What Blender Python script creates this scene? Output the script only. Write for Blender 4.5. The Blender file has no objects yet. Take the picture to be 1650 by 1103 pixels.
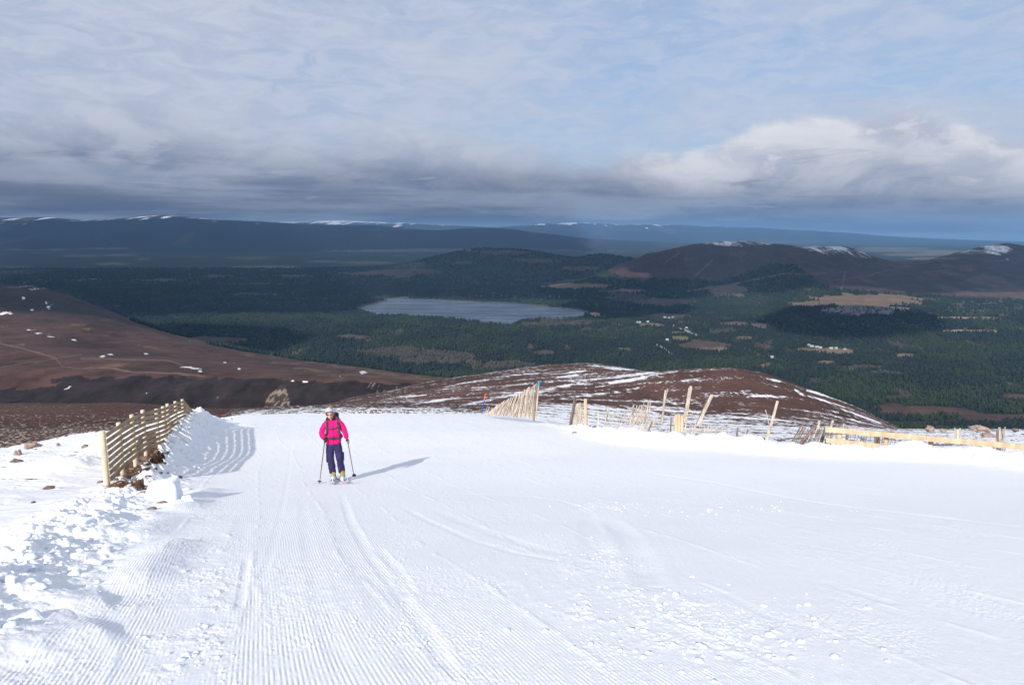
import bpy, bmesh, math, random
import numpy as np
from mathutils import Vector, Matrix
random.seed(7)
R = math.radians
scn = bpy.context.scene
col = scn.collection
EXPOSURE = 0.38
SUN_AZ, SUN_EL, SUN_STR = 18.0, 28.2, 3.95     # the light travels towards azimuth +27 deg (right of the view axis)

# ------------------------------------------------------------------ camera geometry (photo 1650 x 1103)
F, CX, CY, PITCH = 1150.0, 825.0, 551.5, R(8.72)
cp, sp = math.cos(PITCH), math.sin(PITCH)
def uw(px, py):
    """pixel -> slopes (x per metre forward, z per metre forward)"""
    a = (np.asarray(px, float) - CX) / F
    b = -(np.asarray(py, float) - CY) / F
    Yd = cp + b * sp
    return a / Yd, (-sp + b * cp) / Yd
def proj(x, y, z):
    y = np.maximum(y, 1e-3)
    d = y * cp - z * sp
    return CX + F * x / d, CY - F * (y * sp + z * cp) / d

# ------------------------------------------------------------------ noise
def _h(ix, iy, seed):
    h = (ix.astype(np.int64) * 374761393 + iy.astype(np.int64) * 668265263 + seed * 1442695041) & 0xFFFFFFFF
    h = ((h ^ (h >> 13)) * 1274126177) & 0xFFFFFFFF
    h = h ^ (h >> 16)
    return (h & 0xFFFF) / 65535.0
def pn(x, y, seed=0):
    """gradient noise about -1..1"""
    ix, iy = np.floor(x), np.floor(y)
    fx, fy = x - ix, y - iy
    ux, uy = fx * fx * fx * (fx * (fx * 6 - 15) + 10), fy * fy * fy * (fy * (fy * 6 - 15) + 10)
    def g(dx, dy):
        a = _h(ix + dx, iy + dy, seed) * 2 * np.pi
        return np.cos(a) * (fx - dx) + np.sin(a) * (fy - dy)
    n0 = g(0, 0) * (1 - ux) + g(1, 0) * ux
    n1 = g(0, 1) * (1 - ux) + g(1, 1) * ux
    return (n0 * (1 - uy) + n1 * uy) * 1.5
def fbm(x, y, seed=0, o=4, gain=.5):
    s, a, f, t = 0., 1., 1., 0.
    for k in range(o):
        s = s + a * pn(x * f + 17.3 * k, y * f - 9.1 * k, seed + k); t += a
        a *= gain; f *= 2.03
    return s / t
def worley(x, y, seed=0):
    """bumps: 0 at cell borders .. 1 at random centres, with a random height per cell"""
    ix, iy = np.floor(x), np.floor(y)
    best = np.zeros_like(x)
    for dx in (-1, 0, 1):
        for dy in (-1, 0, 1):
            cx_, cy_ = ix + dx, iy + dy
            px_ = cx_ + _h(cx_, cy_, seed); py_ = cy_ + _h(cx_, cy_, seed + 5)
            r = .35 + .55 * _h(cx_, cy_, seed + 9)
            hh = r * np.sqrt(np.clip(1 - ((x - px_) ** 2 + (y - py_) ** 2) / (r * r), 0, 1))
            best = np.maximum(best, hh)
    return best
def sstep(a, b, x):
    t = np.clip((x - a) / (b - a), 0, 1)
    return t * t * (3 - 2 * t)

# ------------------------------------------------------------------ macro terrain: view-independent height table, w = z / y along bearing u = x / y
FLOOR = -440.0
def prof(y):
    ys = [-60, 0, 4, 8, 12, 15.4, 20]
    zs = [13.3, -1.7, -2.7, -3.72, -4.76, -5.6, -6.5]
    return np.interp(y, ys, zs)
NU, NV = 1401, 2600
U = np.linspace(-1.3, 1.3, NU)
LY0, LY1 = math.log(10.0), math.log(80000.0)
VL = np.linspace(LY0, LY1, NV)
def Lc(Y, pts):
    xs = np.array([p[0] for p in pts], float); ys = np.array([p[1] for p in pts], float)
    u, w = uw(xs, ys)
    u = u + np.arange(len(u)) * 1e-9
    c = np.interp(U, u, w)
    k = np.hanning(25); k /= k.sum()
    c = np.convolve(np.pad(c, 12, mode='edge'), k, mode='valid')
    return Y, c
def Lw(Y, w):
    return Y, np.full(NU, float(w))
def fl(Y):
    return FLOOR / Y
fpy = lambda Y: float(CY - F * math.tan(PITCH + math.atan(FLOOR / Y)))   # pixel row of the valley floor at Y (centre)
LAY = [
 Lw(10, -4.24 / 10), Lw(12, -4.76 / 12), Lw(15.4, -5.6 / 15.4),
 Lc(20, [(0,747),(300,745),(560,744),(900,741),(1200,741),(1650,745)]),
 Lc(30, [(0,714),(100,708),(180,698),(300,692),(560,690),(760,689),(870,691),(1000,696),(1200,702),(1330,706),(1480,709),(1650,712)]),
 Lc(44, [(-200,700),(0,696),(100,691),(165,688),(330,681),(400,671),(480,668),(560,665),(610,662),(700,665),(800,668),(870,677),(950,686),(1100,696),(1250,701),(1400,703),(1650,704),(1900,706)]),
 Lc(70, [(-200,690),(0,687),(200,679),(330,671),(400,665),(480,661),(560,659),(640,658),(700,659),(800,663),(900,672),(1000,684),(1150,693),(1300,697),(1450,697),(1650,697)]),
 Lc(120,[(-200,672),(0,670),(200,665),(330,660),(400,657),(480,654),(560,652),(620,651),(700,654),(800,656),(900,660),(1000,671),(1100,681),(1300,691),(1450,691),(1650,691.5),(1900,694)]),
 Lc(180,[(-200,660),(0,658),(200,656),(330,657),(400,661),(480,657),(560,650),(650,645),(750,641),(850,640),(950,644),(1040,650),(1100,655),(1200,655),(1300,668),(1400,687),(1450,695),(1500,703),(1650,715),(1900,730)]),
 Lc(260,[(-200,652),(0,650),(200,650),(300,657),(360,668),(430,670),(500,656),(560,646),(650,632),(750,617),(850,608),(950,605),(1040,600),(1100,595),(1150,593),(1190,594),(1220,600),(1300,625),(1380,656),(1450,690),(1500,716),(1650,745),(1900,780)]),
 Lc(380,[(-200,660),(0,656),(200,660),(330,685),(430,690),(500,668),(560,641),(620,630),(700,614),(800,597),(880,587),(940,584),(1000,590),(1045,599),(1100,606),(1200,625),(1300,650),(1450,710),(1650,755),(1900,790)]),
 Lc(600,[(-200,700),(0,700),(330,705),(430,710),(560,700),(640,690),(940,650),(1200,690),(1450,735),(1650,765),(1900,790)]),
 Lc(900,[(-200,640),(0,650),(60,660),(330,665),(450,668),(560,664),(600,655),(640,646),(700,650),(940,660),(1200,690),(1450,715),(1650,735),(1900,745)]),
 Lc(1050,[(-200,585),(0,592),(100,598),(200,602),(330,605),(450,607),(560,609),(620,613),(680,620),(740,633),(940,655),(1200,675),(1450,703),(1650,713),(1900,716)]),
 Lc(1500,[(-200,520),(0,530),(100,545),(200,560),(330,578),(450,591),(600,603),(660,609),(750,617),(940,635),(1200,655),(1400,676),(1500,686),(1650,686),(1900,686)]),
 Lc(2200,[(-300,425),(-100,445),(0,459),(50,460),(110,474),(180,502),(220,520),(300,545),(380,562),(470,579),(620,598),(700,604),(900,606),(1650,606)]),
 Lc(2600,[(-300,450),(0,480),(110,505),(200,530),(300,552),(420,569),(620,571),(1000,571),(1200,570),(1400,568),(1650,566)]),
 Lc(3300,[(0,524),(1000,525),(1100,523),(1250,512),(1350,507),(1450,508),(1550,517),(1650,514),(1900,505)]),
 Lc(4500,[(0,488),(1000,488),(1150,482),(1300,478),(1450,477),(1650,474),(1900,465)]),
 Lc(5200,[(0,474),(900,474),(1000,466),(1150,448),(1250,436),(1300,433),(1400,440),(1450,443),(1550,430),(1650,424),(1900,418)]),
 Lc(6000,[(0,461),(880,461),(940,452),(1000,426),(1050,407),(1100,397),(1150,391),(1190,389),(1230,391),(1270,396),(1290,398),(1310,397),(1335,394),(1360,397),(1400,410),(1430,421),(1460,425),(1490,421),(1550,406),(1600,394),(1620,392),(1650,397),(1700,410),(1900,430)]),
 Lc(7200,[(0,446),(900,446),(1000,444),(1100,420),(1200,415),(1400,425),(1650,425),(1900,435)]),
 Lc(8200,[(0,438),(450,438),(600,436),(660,425),(700,414),(760,402),(800,401),(860,405),(900,413),(930,418),(950,411),(975,410),(1000,415),(1050,421),(1650,430)]),
 Lc(10000,[(0,427.5),(700,424),(1000,427),(1650,427.5)]),
 Lw(14000, fl(14000)), Lw(16000, fl(16000)),
 Lc(19000,[(-300,375),(0,384),(100,378),(170,374),(260,372),(330,362),(400,371),(500,381),(600,384),(700,388),(760,385),(830,384),(900,389),(1000,393),(1100,399),(1650,403)]),
 Lc(22500,[(-300,340),(0,351),(60,349),(130,355),(200,351),(270,346),(330,352),(400,357),(480,360),(550,361),(600,363),(660,368),(700,371),(760,368),(820,368),(860,373),(930,382),(1000,387),(1100,391),(1300,396),(1650,398)]),
 Lc(26000,[(0,366),(660,380),(900,390),(1100,392),(1300,394),(1650,396)]),
 Lc(36000,[(-300,350),(0,356),(400,360),(540,355),(620,358),(700,362),(800,366),(870,361),(930,359),(1000,361),(1100,362),(1180,365),(1280,370),(1370,375),(1440,381),(1500,384),(1580,387),(1650,389),(1900,391)]),
 Lc(42000,[(0,372),(1650,391)]),
 Lw(80000, fl(80000) - .003),
]
LK = np.log(np.array([l[0] for l in LAY])); WK = np.array([l[1] for l in LAY])     # K, K x NU
def pchip(xk, yk, xq):
    h = np.diff(xk)[:, None]; d = np.diff(yk, axis=0) / h
    m = np.zeros_like(yk)
    w1 = 2 * h[1:] + h[:-1]; w2 = h[1:] + 2 * h[:-1]
    same = d[1:] * d[:-1] > 0
    with np.errstate(divide='ignore', invalid='ignore'):
        hm = (w1 + w2) / (w1 / d[:-1] + w2 / d[1:])
    m[1:-1] = np.where(same, hm, 0.); m[0] = d[0]; m[-1] = d[-1]
    i = np.clip(np.searchsorted(xk, xq) - 1, 0, len(xk) - 2)
    hh = (xk[i + 1] - xk[i])[:, None]; t = ((xq - xk[i]) / (xk[i + 1] - xk[i]))[:, None]
    return ((1 + 2 * t) * (1 - t) ** 2 * yk[i] + t * (1 - t) ** 2 * hh * m[i] + t * t * (3 - 2 * t) * yk[i + 1] + t * t * (t - 1) * hh * m[i + 1])
WT = pchip(LK, WK, VL)                 # NV x NU
def Hm(x, y):
    """macro ground height"""
    x = np.asarray(x, float); y = np.asarray(y, float)
    yy = np.maximum(y, 10.0)
    u = np.clip(x / yy, -1.299, 1.299); fu = (u + 1.3) / 2.6 * (NU - 1)
    fv = np.clip((np.log(yy) - LY0) / (LY1 - LY0) * (NV - 1), 0, NV - 1.001)
    iu = fu.astype(int); iv = fv.astype(int); a = fu - iu; b = fv - iv
    w = (WT[iv, iu] * (1 - a) + WT[iv, iu + 1] * a) * (1 - b) + (WT[iv + 1, iu] * (1 - a) + WT[iv + 1, iu + 1] * a) * b
    return np.where(y < 10.0, prof(y), w * yy)
def ground(px, py, ymin=3.0):
    """first point where the line of sight through (px, py) meets the macro ground"""
    u, w = uw(px, py); u = float(u); w = float(w)
    ys = np.exp(np.linspace(math.log(ymin), math.log(70000), 9000))
    hit = np.nonzero(Hm(u * ys, ys) >= w * ys)[0]
    y = ys[hit[0]] if len(hit) else 60000.
    return Vector((u * y, y, float(Hm(u * y, y))))
def at(px, py, Y):
    u, w = uw(px, py)
    return Vector((float(u) * Y, Y, float(w) * Y))

def polydist(x, y, pts):
    """distance to a world polyline, signed side, and the position along it 0..1"""
    best = np.full(x.shape, 1e9); side = np.zeros(x.shape); tt = np.zeros(x.shape)
    n = len(pts) - 1
    for i in range(n):
        ax, ay = pts[i][0], pts[i][1]; bx, by = pts[i + 1][0], pts[i + 1][1]
        dx, dy = bx - ax, by - ay; L = dx * dx + dy * dy + 1e-12
        t = np.clip(((x - ax) * dx + (y - ay) * dy) / L, 0, 1)
        ex, ey = x - ax - t * dx, y - ay - t * dy
        d = np.hypot(ex, ey); m = d < best
        best = np.where(m, d, best); side = np.where(m, np.sign(dx * ey - dy * ex), side); tt = np.where(m, (i + t) / n, tt)
    return best, side, tt
def gpoly(pts):
    return [ground(a, b) for a, b in pts]
def inpoly(x, y, P):
    c = np.zeros(x.shape, bool); n = len(P); j = n - 1
    for i in range(n):
        xi, yi, xj, yj = P[i][0], P[i][1], P[j][0], P[j][1]
        if yi != yj:
            c ^= ((yi > y) != (yj > y)) & (x < (xj - xi) * (y - yi) / (yj - yi) + xi)
        j = i
    return c

# ------------------------------------------------------------------ materials
def new_mat(name):
    m = bpy.data.materials.new(name); m.use_nodes = True
    nt = m.node_tree; b = nt.nodes['Principled BSDF']
    return m, nt, b
def lnk(nt, a, b): nt.links.new(a, b)
def mixc(nt, fac, a, b, mode='MIX'):
    n = nt.nodes.new('ShaderNodeMix'); n.data_type = 'RGBA'; n.blend_type = mode
    for sock, v in ((n.inputs[0], fac), (n.inputs[6], a), (n.inputs[7], b)):
        if hasattr(v, 'links'): nt.links.new(v, sock)
        elif isinstance(v, (int, float)): sock.default_value = v
        else: sock.default_value = (*v, 1)
    return n.outputs[2]
def mth(nt, op, *a, clamp=False):
    n = nt.nodes.new('ShaderNodeMath'); n.operation = op; n.use_clamp = clamp
    for s, v in zip(n.inputs, a):
        if hasattr(v, 'links'): nt.links.new(v, s)
        else: s.default_value = v
    return n.outputs[0]
def sms(nt, x, a, b, lo=0., hi=1.):
    n = nt.nodes.new('ShaderNodeMapRange'); n.interpolation_type = 'SMOOTHSTEP'
    for i, v in enumerate((x, a, b, lo, hi)):
        if hasattr(v, 'links'): nt.links.new(v, n.inputs[i])
        else: n.inputs[i].default_value = v
    return n.outputs[0]
def noise(nt, vec, scale, detail=4, rough=.55, dist=0.):
    n = nt.nodes.new('ShaderNodeTexNoise'); n.inputs['Scale'].default_value = scale
    n.inputs['Detail'].default_value = detail; n.inputs['Roughness'].default_value = rough; n.inputs['Distortion'].default_value = dist
    if vec is not None: nt.links.new(vec, n.inputs['Vector'])
    return n.outputs['Fac']
def obvec(nt, scale=(1, 1, 1), kind='Object'):
    t = nt.nodes.new('ShaderNodeTexCoord'); m = nt.nodes.new('ShaderNodeMapping'); m.inputs['Scale'].default_value = scale
    nt.links.new(t.outputs[kind], m.inputs['Vector']); return m.outputs[0]
def simple(name, c, rough=.7, var=.25, scale=12., c2=None, metal=0., bump=0., spec=.3, stretch=(1, 1, 1)):
    m, nt, b = new_mat(name)
    v = obvec(nt, stretch); n = noise(nt, v, scale, 5)
    hi = c2 if c2 else tuple(min(1, k * (1 + var)) for k in c); lo = c if c2 else tuple(k * (1 - var) for k in c)
    f = sms(nt, n, .3, .7)
    lnk(nt, mixc(nt, f, lo, hi), b.inputs['Base Color'])
    b.inputs['Roughness'].default_value = rough; b.inputs['Metallic'].default_value = metal
    b.inputs['Specular IOR Level'].default_value = spec
    if bump:
        bp = nt.nodes.new('ShaderNodeBump'); bp.inputs['Strength'].default_value = bump; bp.inputs['Distance'].default_value = .01
        lnk(nt, n, bp.inputs['Height']); lnk(nt, bp.outputs[0], b.inputs['Normal'])
    return m
SNOWC = (.925, .925, .93)
def terrain_mat(name, s1, s2, edge=.22, aniso=(1, 1, 1), bumpd=0., cvar=.55):
    """snow over bare ground: attribute Col is the bare ground's own colour, attribute Snow the cover"""
    m, nt, b = new_mat(name)
    a = nt.nodes.new('ShaderNodeAttribute'); a.attribute_name = 'Col'
    s = nt.nodes.new('ShaderNodeAttribute'); s.attribute_name = 'Snow'
    v = obvec(nt, aniso)
    n1 = noise(nt, v, s1, 7, .62); n2 = noise(nt, v, s2, 4, .6)
    k = mth(nt, 'MULTIPLY_ADD', n2, cvar * 2, 1 - cvar)
    k2 = mth(nt, 'MULTIPLY_ADD', n1, cvar * 1.6, 1 - cvar * .8)
    kk = mth(nt, 'MULTIPLY', k, k2)
    sc = nt.nodes.new('ShaderNodeVectorMath'); sc.operation = 'SCALE'; lnk(nt, a.outputs['Color'], sc.inputs[0]); lnk(nt, kk, sc.inputs['Scale'])
    f = mth(nt, 'ADD', s.outputs['Fac'], mth(nt, 'MULTIPLY_ADD', n1, 1.6, -.8))
    f = sms(nt, f, .5 - edge / 2, .5 + edge / 2)
    full = sms(nt, s.outputs['Fac'], .93, .99); f = mth(nt, 'MAXIMUM', f, full)
    none = sms(nt, s.outputs['Fac'], .0, .05); f = mth(nt, 'MULTIPLY', f, none)
    lnk(nt, mixc(nt, f, sc.outputs[0], SNOWC), b.inputs['Base Color'])
    lnk(nt, sms(nt, f, 0, 1, .9, .62), b.inputs['Roughness'])
    b.inputs['Specular IOR Level'].default_value = .15
    if bumpd:
        bp = nt.nodes.new('ShaderNodeBump'); bp.inputs['Strength'].default_value = .8; bp.inputs['Distance'].default_value = bumpd
        lnk(nt, mixv(nt, f, n1, .5), bp.inputs['Height']); lnk(nt, bp.outputs[0], b.inputs['Normal'])
    return m
def mixv(nt, f, a, b):
    n = nt.nodes.new('ShaderNodeMix'); n.data_type = 'FLOAT'
    for s, v in ((n.inputs[0], f), (n.inputs[2], a), (n.inputs[3], b)):
        if hasattr(v, 'links'): nt.links.new(v, s)
        else: s.default_value = v
    return n.outputs[0]

# ------------------------------------------------------------------ object helpers
def tag(o, label=None, cat=None, group=None, kind=None):
    if label: o['label'] = label
    if cat: o['category'] = cat
    if group: o['group'] = group
    if kind: o['kind'] = kind
    return o
def empty(name, loc, label=None, cat=None, group=None, rz=0.):
    o = bpy.data.objects.new(name, None); o.empty_display_size = .2; col.objects.link(o)
    o.location = loc; o.rotation_euler = (0, 0, rz)
    return tag(o, label, cat, group)
def mesh_np(name, V, Fq, mat, attrs=None, smooth=True, n=4):
    me = bpy.data.meshes.new(name)
    me.vertices.add(len(V)); me.vertices.foreach_set('co', np.ascontiguousarray(V, np.float32).ravel())
    me.loops.add(Fq.size); me.loops.foreach_set('vertex_index', np.ascontiguousarray(Fq, np.int32).ravel())
    me.polygons.add(len(Fq)); me.polygons.foreach_set('loop_start', np.arange(0, Fq.size, n, dtype=np.int32))
    if smooth: me.polygons.foreach_set('use_smooth', np.ones(len(Fq), bool))
    me.update(calc_edges=True)
    for k, (typ, arr) in (attrs or {}).items():
        at_ = me.attributes.new(k, typ, 'POINT')
        if typ == 'FLOAT': at_.data.foreach_set('value', np.ascontiguousarray(arr, np.float32).ravel())
        else:
            c4 = np.ones((len(V), 4), np.float32); c4[:, :3] = arr; at_.data.foreach_set('color', c4.ravel())
    me.materials.append(mat)
    o = bpy.data.objects.new(name, me); col.objects.link(o)
    return o
def grid_faces(nr, nc):
    i = np.arange((nr - 1) * (nc - 1)); r = i // (nc - 1); c = i % (nc - 1); a = r * nc + c
    return np.stack([a, a + 1, a + nc + 1, a + nc], 1)
class MB:
    """collects pieces of ONE mesh"""
    def __init__(s): s.bm = bmesh.new()
    def box(s, c, size, rot=None, bev=0.):
        r = bmesh.ops.create_cube(s.bm, size=1.)
        M = Matrix.Translation(c) @ (rot.to_4x4() if rot else Matrix()) @ Matrix.Diagonal((*size, 1))
        bmesh.ops.transform(s.bm, matrix=M, verts=r['verts'])
        if bev:
            ed = list({e for v in r['verts'] for e in v.link_edges})
            bmesh.ops.bevel(s.bm, geom=ed, offset=bev, segments=2, affect='EDGES', profile=.6)
        return s
    def beam(s, p0, p1, w, h, up=Vector((0, 0, 1)), bev=0.):
        p0, p1 = Vector(p0), Vector(p1); d = p1 - p0; x = d.normalized(); y = up.cross(x).normalized(); z = x.cross(y)
        rot = Matrix((x, y, z)).transposed()
        return s.box((p0 + p1) / 2, (d.length, w, h), rot, bev)
    def rod(s, pts, rad, n=8, jit=0., caps=True):
        pts = [Vector(p) for p in pts]
        if not hasattr(rad, '__len__'): rad = [rad] * len(pts)
        rings = []
        t0 = (pts[1] - pts[0]).normalized(); a = Vector((0, 1, 0)) if abs(t0.y) < .9 else Vector((1, 0, 0))
        nx = t0.cross(a).normalized()
        for i, p in enumerate(pts):
            t = (pts[min(i + 1, len(pts) - 1)] - pts[max(i - 1, 0)]).normalized()
            nx = (nx - t * nx.dot(t)).normalized(); ny = t.cross(nx)
            ring = []
            for k in range(n):
                an = 2 * math.pi * k / n; rr = rad[i] * (1 + random.uniform(-jit, jit))
                ring.append(s.bm.verts.new(p + (nx * math.cos(an) + ny * math.sin(an)) * rr))
            rings.append(ring)
        for i in range(len(rings) - 1):
            for k in range(n):
                s.bm.faces.new((rings[i][k], rings[i][(k + 1) % n], rings[i + 1][(k + 1) % n], rings[i + 1][k]))
        if caps:
            s.bm.faces.new(rings[0][::-1]); s.bm.faces.new(rings[-1])
        return s
    def ball(s, c, r, sub=2, scale=(1, 1, 1), rough=0., freq=2., seed=0, rot=None):
        q = bmesh.ops.create_icosphere(s.bm, subdivisions=sub, radius=1.)
        off = Vector((seed * 7.1, seed * 3.3, seed * 1.7))
        from mathutils import noise as mn
        for v in q['verts']:
            k = 1 + rough * mn.noise(v.co * freq + off) + rough * .5 * mn.noise(v.co * freq * 2.3 + off)
            p = Vector((v.co.x * scale[0], v.co.y * scale[1], v.co.z * scale[2])) * (k * r)
            if rot: p = rot @ p
            v.co = Vector(c) + p
        return s
    def build(s, name, mat, parent=None, smooth=True, angle=40):
        bmesh.ops.recalc_face_normals(s.bm, faces=s.bm.faces[:])
        me = bpy.data.meshes.new(name); s.bm.to_mesh(me); s.bm.free()
        if smooth:
            me.polygons.foreach_set('use_smooth', [True] * len(me.polygons))
            try: me.set_sharp_from_angle(angle=R(angle))
            except Exception: pass
        me.materials.append(mat)
        o = bpy.data.objects.new(name, me); col.objects.link(o)
        if parent is not None: o.parent = parent
        return o

# ------------------------------------------------------------------ camera, sun, sky
cam = bpy.data.cameras.new('camera'); cam.sensor_width = 36; cam.lens = F / 1650 * 36; cam.clip_end = 200000; cam.clip_start = .05
co = bpy.data.objects.new('camera', cam); col.objects.link(co); co.rotation_euler = (math.pi / 2 - PITCH, 0, 0); scn.camera = co
sun = bpy.data.lights.new('sun', 'SUN'); sun.energy = SUN_STR; sun.angle = R(.5); sun.color = (1, .95, .88)
so = bpy.data.objects.new('sun', sun); col.objects.link(so)
ld = Vector((math.sin(R(SUN_AZ)) * math.cos(R(SUN_EL)), math.cos(R(SUN_AZ)) * math.cos(R(SUN_EL)), -math.sin(R(SUN_EL))))
so.rotation_euler = ld.to_track_quat('-Z', 'Y').to_euler(); so.location = (0, -50, 60)
scn.view_settings.view_transform = 'Standard'; scn.view_settings.look = 'None'
scn.view_settings.exposure = EXPOSURE; scn.view_settings.gamma = 1
scn.cycles.volume_bounces = 0; scn.cycles.max_bounces = 6; scn.cycles.diffuse_bounces = 3
scn.cycles.use_denoising = True

def build_world():
    w = bpy.data.worlds.new('World'); scn.world = w; w.use_nodes = True
    nt = w.node_tree; bg = nt.nodes['Background']; STR = .1; bg.inputs['Strength'].default_value = STR
    K = 1 / (STR * 2 ** EXPOSURE)
    def C(r, g, b):     # display sRGB 0..255 -> sky radiance
        f = lambda c: ((c / 255 + .055) / 1.055) ** 2.4 if c > 10 else c / 255 / 12.92
        return (f(r) * K, f(g) * K, f(b) * K)
    tc = nt.nodes.new('ShaderNodeTexCoord'); sx = nt.nodes.new('ShaderNodeSeparateXYZ')
    nm = nt.nodes.new('ShaderNodeVectorMath'); nm.operation = 'NORMALIZE'; lnk(nt, tc.outputs['Generated'], nm.inputs[0]); lnk(nt, nm.outputs[0], sx.inputs[0])
    X, Y, Z = sx.outputs
    az = mth(nt, 'MULTIPLY', mth(nt, 'ARCTAN2', X, Y), 57.29578)
    el = mth(nt, 'MULTIPLY', mth(nt, 'ARCSINE', Z), 57.29578)
    def azel(px, py):
        u, ww = uw(px, py); return math.degrees(math.atan(u)), math.degrees(math.atan(ww / math.sqrt(1 + u * u)))
    def curve(pts, lo=0., hi=20., interp='B_SPLINE'):
        r = nt.nodes.new('ShaderNodeValToRGB'); r.color_ramp.interpolation = interp; e = r.color_ramp.elements
        lnk(nt, mth(nt, 'MULTIPLY_ADD', az, 1 / 120., .5), r.inputs[0])
        while len(e) > 1: e.remove(e[-1])
        for i, (px, py) in enumerate(pts):
            a, q = azel(px, py); v = (q - lo) / (hi - lo); t = a / 120 + .5
            k = e[0] if i == 0 else e.new(t); k.position = t; k.color = (v, v, v, 1)
        return mth(nt, 'MULTIPLY_ADD', r.outputs[0], hi - lo, lo)
    def cv(sxx, syy, ox=0., oy=0.):
        c = nt.nodes.new('ShaderNodeCombineXYZ'); lnk(nt, mth(nt, 'MULTIPLY_ADD', az, sxx, ox), c.inputs[0]); lnk(nt, mth(nt, 'MULTIPLY_ADD', el, syy, oy), c.inputs[1]); return c.outputs[0]
    sky = nt.nodes.new('ShaderNodeTexSky'); sky.sky_type = 'NISHITA'; sky.sun_disc = False
    sky.sun_elevation = R(SUN_EL); sky.sun_rotation = R(SUN_AZ + 180); sky.altitude = 700; sky.air_density = 1.; sky.dust_density = 1.2
    blue = mixc(nt, .55, sky.outputs[0], C(140, 172, 218))
    # thin high veil
    n = noise(nt, cv(.035, .09, 3.1, 1.2), 1.6, 6, .58, .4); n_b = noise(nt, cv(.12, .32, 5, 2), 1.6, 5, .6, .3)
    veil = sms(nt, mth(nt, 'ADD', mth(nt, 'MULTIPLY', n, .75), mth(nt, 'MULTIPLY', n_b, .25)), .34, .62, .38, .96)
    vc = mixc(nt, sms(nt, az, -25, 25), C(193, 202, 221), C(182, 200, 226))
    hi_ = mixc(nt, veil, blue, mixc(nt, sms(nt, n, .35, .7), vc, C(196, 205, 224)))
    hi_ = mixc(nt, sms(nt, el, 7, 17, .0, .12), hi_, C(158, 172, 206))
    hi_ = mixc(nt, sms(nt, el, 22, 50, 0, .6), hi_, C(190, 192, 205))
    nq = noise(nt, cv(.16, .55, 2, 9), 1.7, 9, .66, .9)
    hi_ = mixc(nt, sms(nt, az, 6, -26, 0, .6), hi_, mixc(nt, sms(nt, nq, .36, .66), C(184, 191, 212), C(197, 202, 220)))
    hi_ = mixc(nt, sms(nt, nq, .38, .64, 0, .34), hi_, C(214, 218, 232))
    # grey bank reaching down to the hills
    nf = noise(nt, cv(.10, .22), 1.5, 9, .60, .5); ns = noise(nt, cv(.045, .5, 7, 3), 1.3, 6, .55, .2); nc = noise(nt, cv(.30, .55, 1, 8), 1.4, 9, .62, .4); nr = noise(nt, cv(.09, .8, 11, 4), 1.5, 8, .62, .8)
    top = curve([(-500,150),(-100,165),(60,172),(160,158),(240,162),(300,185),(400,208),(520,222),(620,205),(700,212),(800,235),(880,240),(960,256),(1010,243),(1080,244),(1140,246),(1190,212),(1250,196),(1310,180),(1380,190),(1430,168),(1480,162),(1530,195),(1600,208),(1680,222),(1900,230),(2300,200)], 0, 20)
    jit = mth(nt, 'ADD', mth(nt, 'MULTIPLY_ADD', nf, 5., -2.5), mth(nt, 'MULTIPLY_ADD', nc, 1.8, -.9))
    jit = mth(nt, 'MULTIPLY', jit, sms(nt, az, 0, 18, 1.15, .6))
    rel = mth(nt, 'SUBTRACT', mth(nt, 'ADD', top, jit), el)
    soft = sms(nt, az, -2, 14, 3.0, .8)
    bank = sms(nt, mth(nt, 'DIVIDE', rel, soft), -.4, 1.)
    base = curve([(-500,340),(0,345),(200,346),(400,352),(600,356),(800,358),(1000,360),(1150,361),(1300,364),(1420,368),(1550,373),(1650,378),(1900,385),(2300,390)], 0, 20)
    up = mth(nt, 'SUBTRACT', el, mth(nt, 'ADD', base, mth(nt, 'MULTIPLY_ADD', ns, 1.0, -.5)))         # height above the cloud base
    dark = mixc(nt, sms(nt, ns, .38, .62), C(108, 121, 147), C(158, 168, 190))
    midc = mixc(nt, sms(nt, nf, .38, .60), C(136, 147, 174), C(196, 202, 218))
    lit = mixc(nt, sms(nt, nf, .36, .60), C(192, 197, 214), C(230, 231, 238)); lit = mixc(nt, sms(nt, nc, .50, .66, 0, .6), lit, C(236, 237, 242))
    right = sms(nt, az, 4, 14)
    body = mixc(nt, sms(nt, up, .6, mixv(nt, right, 6.5, 3.6)), dark, mixc(nt, mth(nt, 'MULTIPLY', sms(nt, mth(nt, 'ADD', rel, mth(nt, 'MULTIPLY_ADD', nf, 5, -2.5)), mixv(nt, right, 4.2, 6.5), mixv(nt, right, .3, 1.2)), mixv(nt, right, .35, 1.)), midc, lit))
    body = mixc(nt, sms(nt, nr, .56, .72, 0, .55), body, C(188, 196, 213)); body = mixc(nt, mth(nt, 'MULTIPLY', sms(nt, nr, .46, .30, 0, .5), sms(nt, rel, 1.2, 4)), body, C(108, 121, 148))
    skyc = mixc(nt, bank, hi_, body)
    # below the base: a pale gap at left, open blue at right
    gap = mixc(nt, sms(nt, az, 3, 16), C(170, 178, 198), C(158, 196, 224))
    gap = mixc(nt, sms(nt, nc, .5, .75, 0, .6), gap, C(158, 166, 190))
    skyc = mixc(nt, sms(nt, up, .1, -.35), skyc, gap)
    lnk(nt, skyc, bg.inputs['Color'])
build_world()

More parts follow.
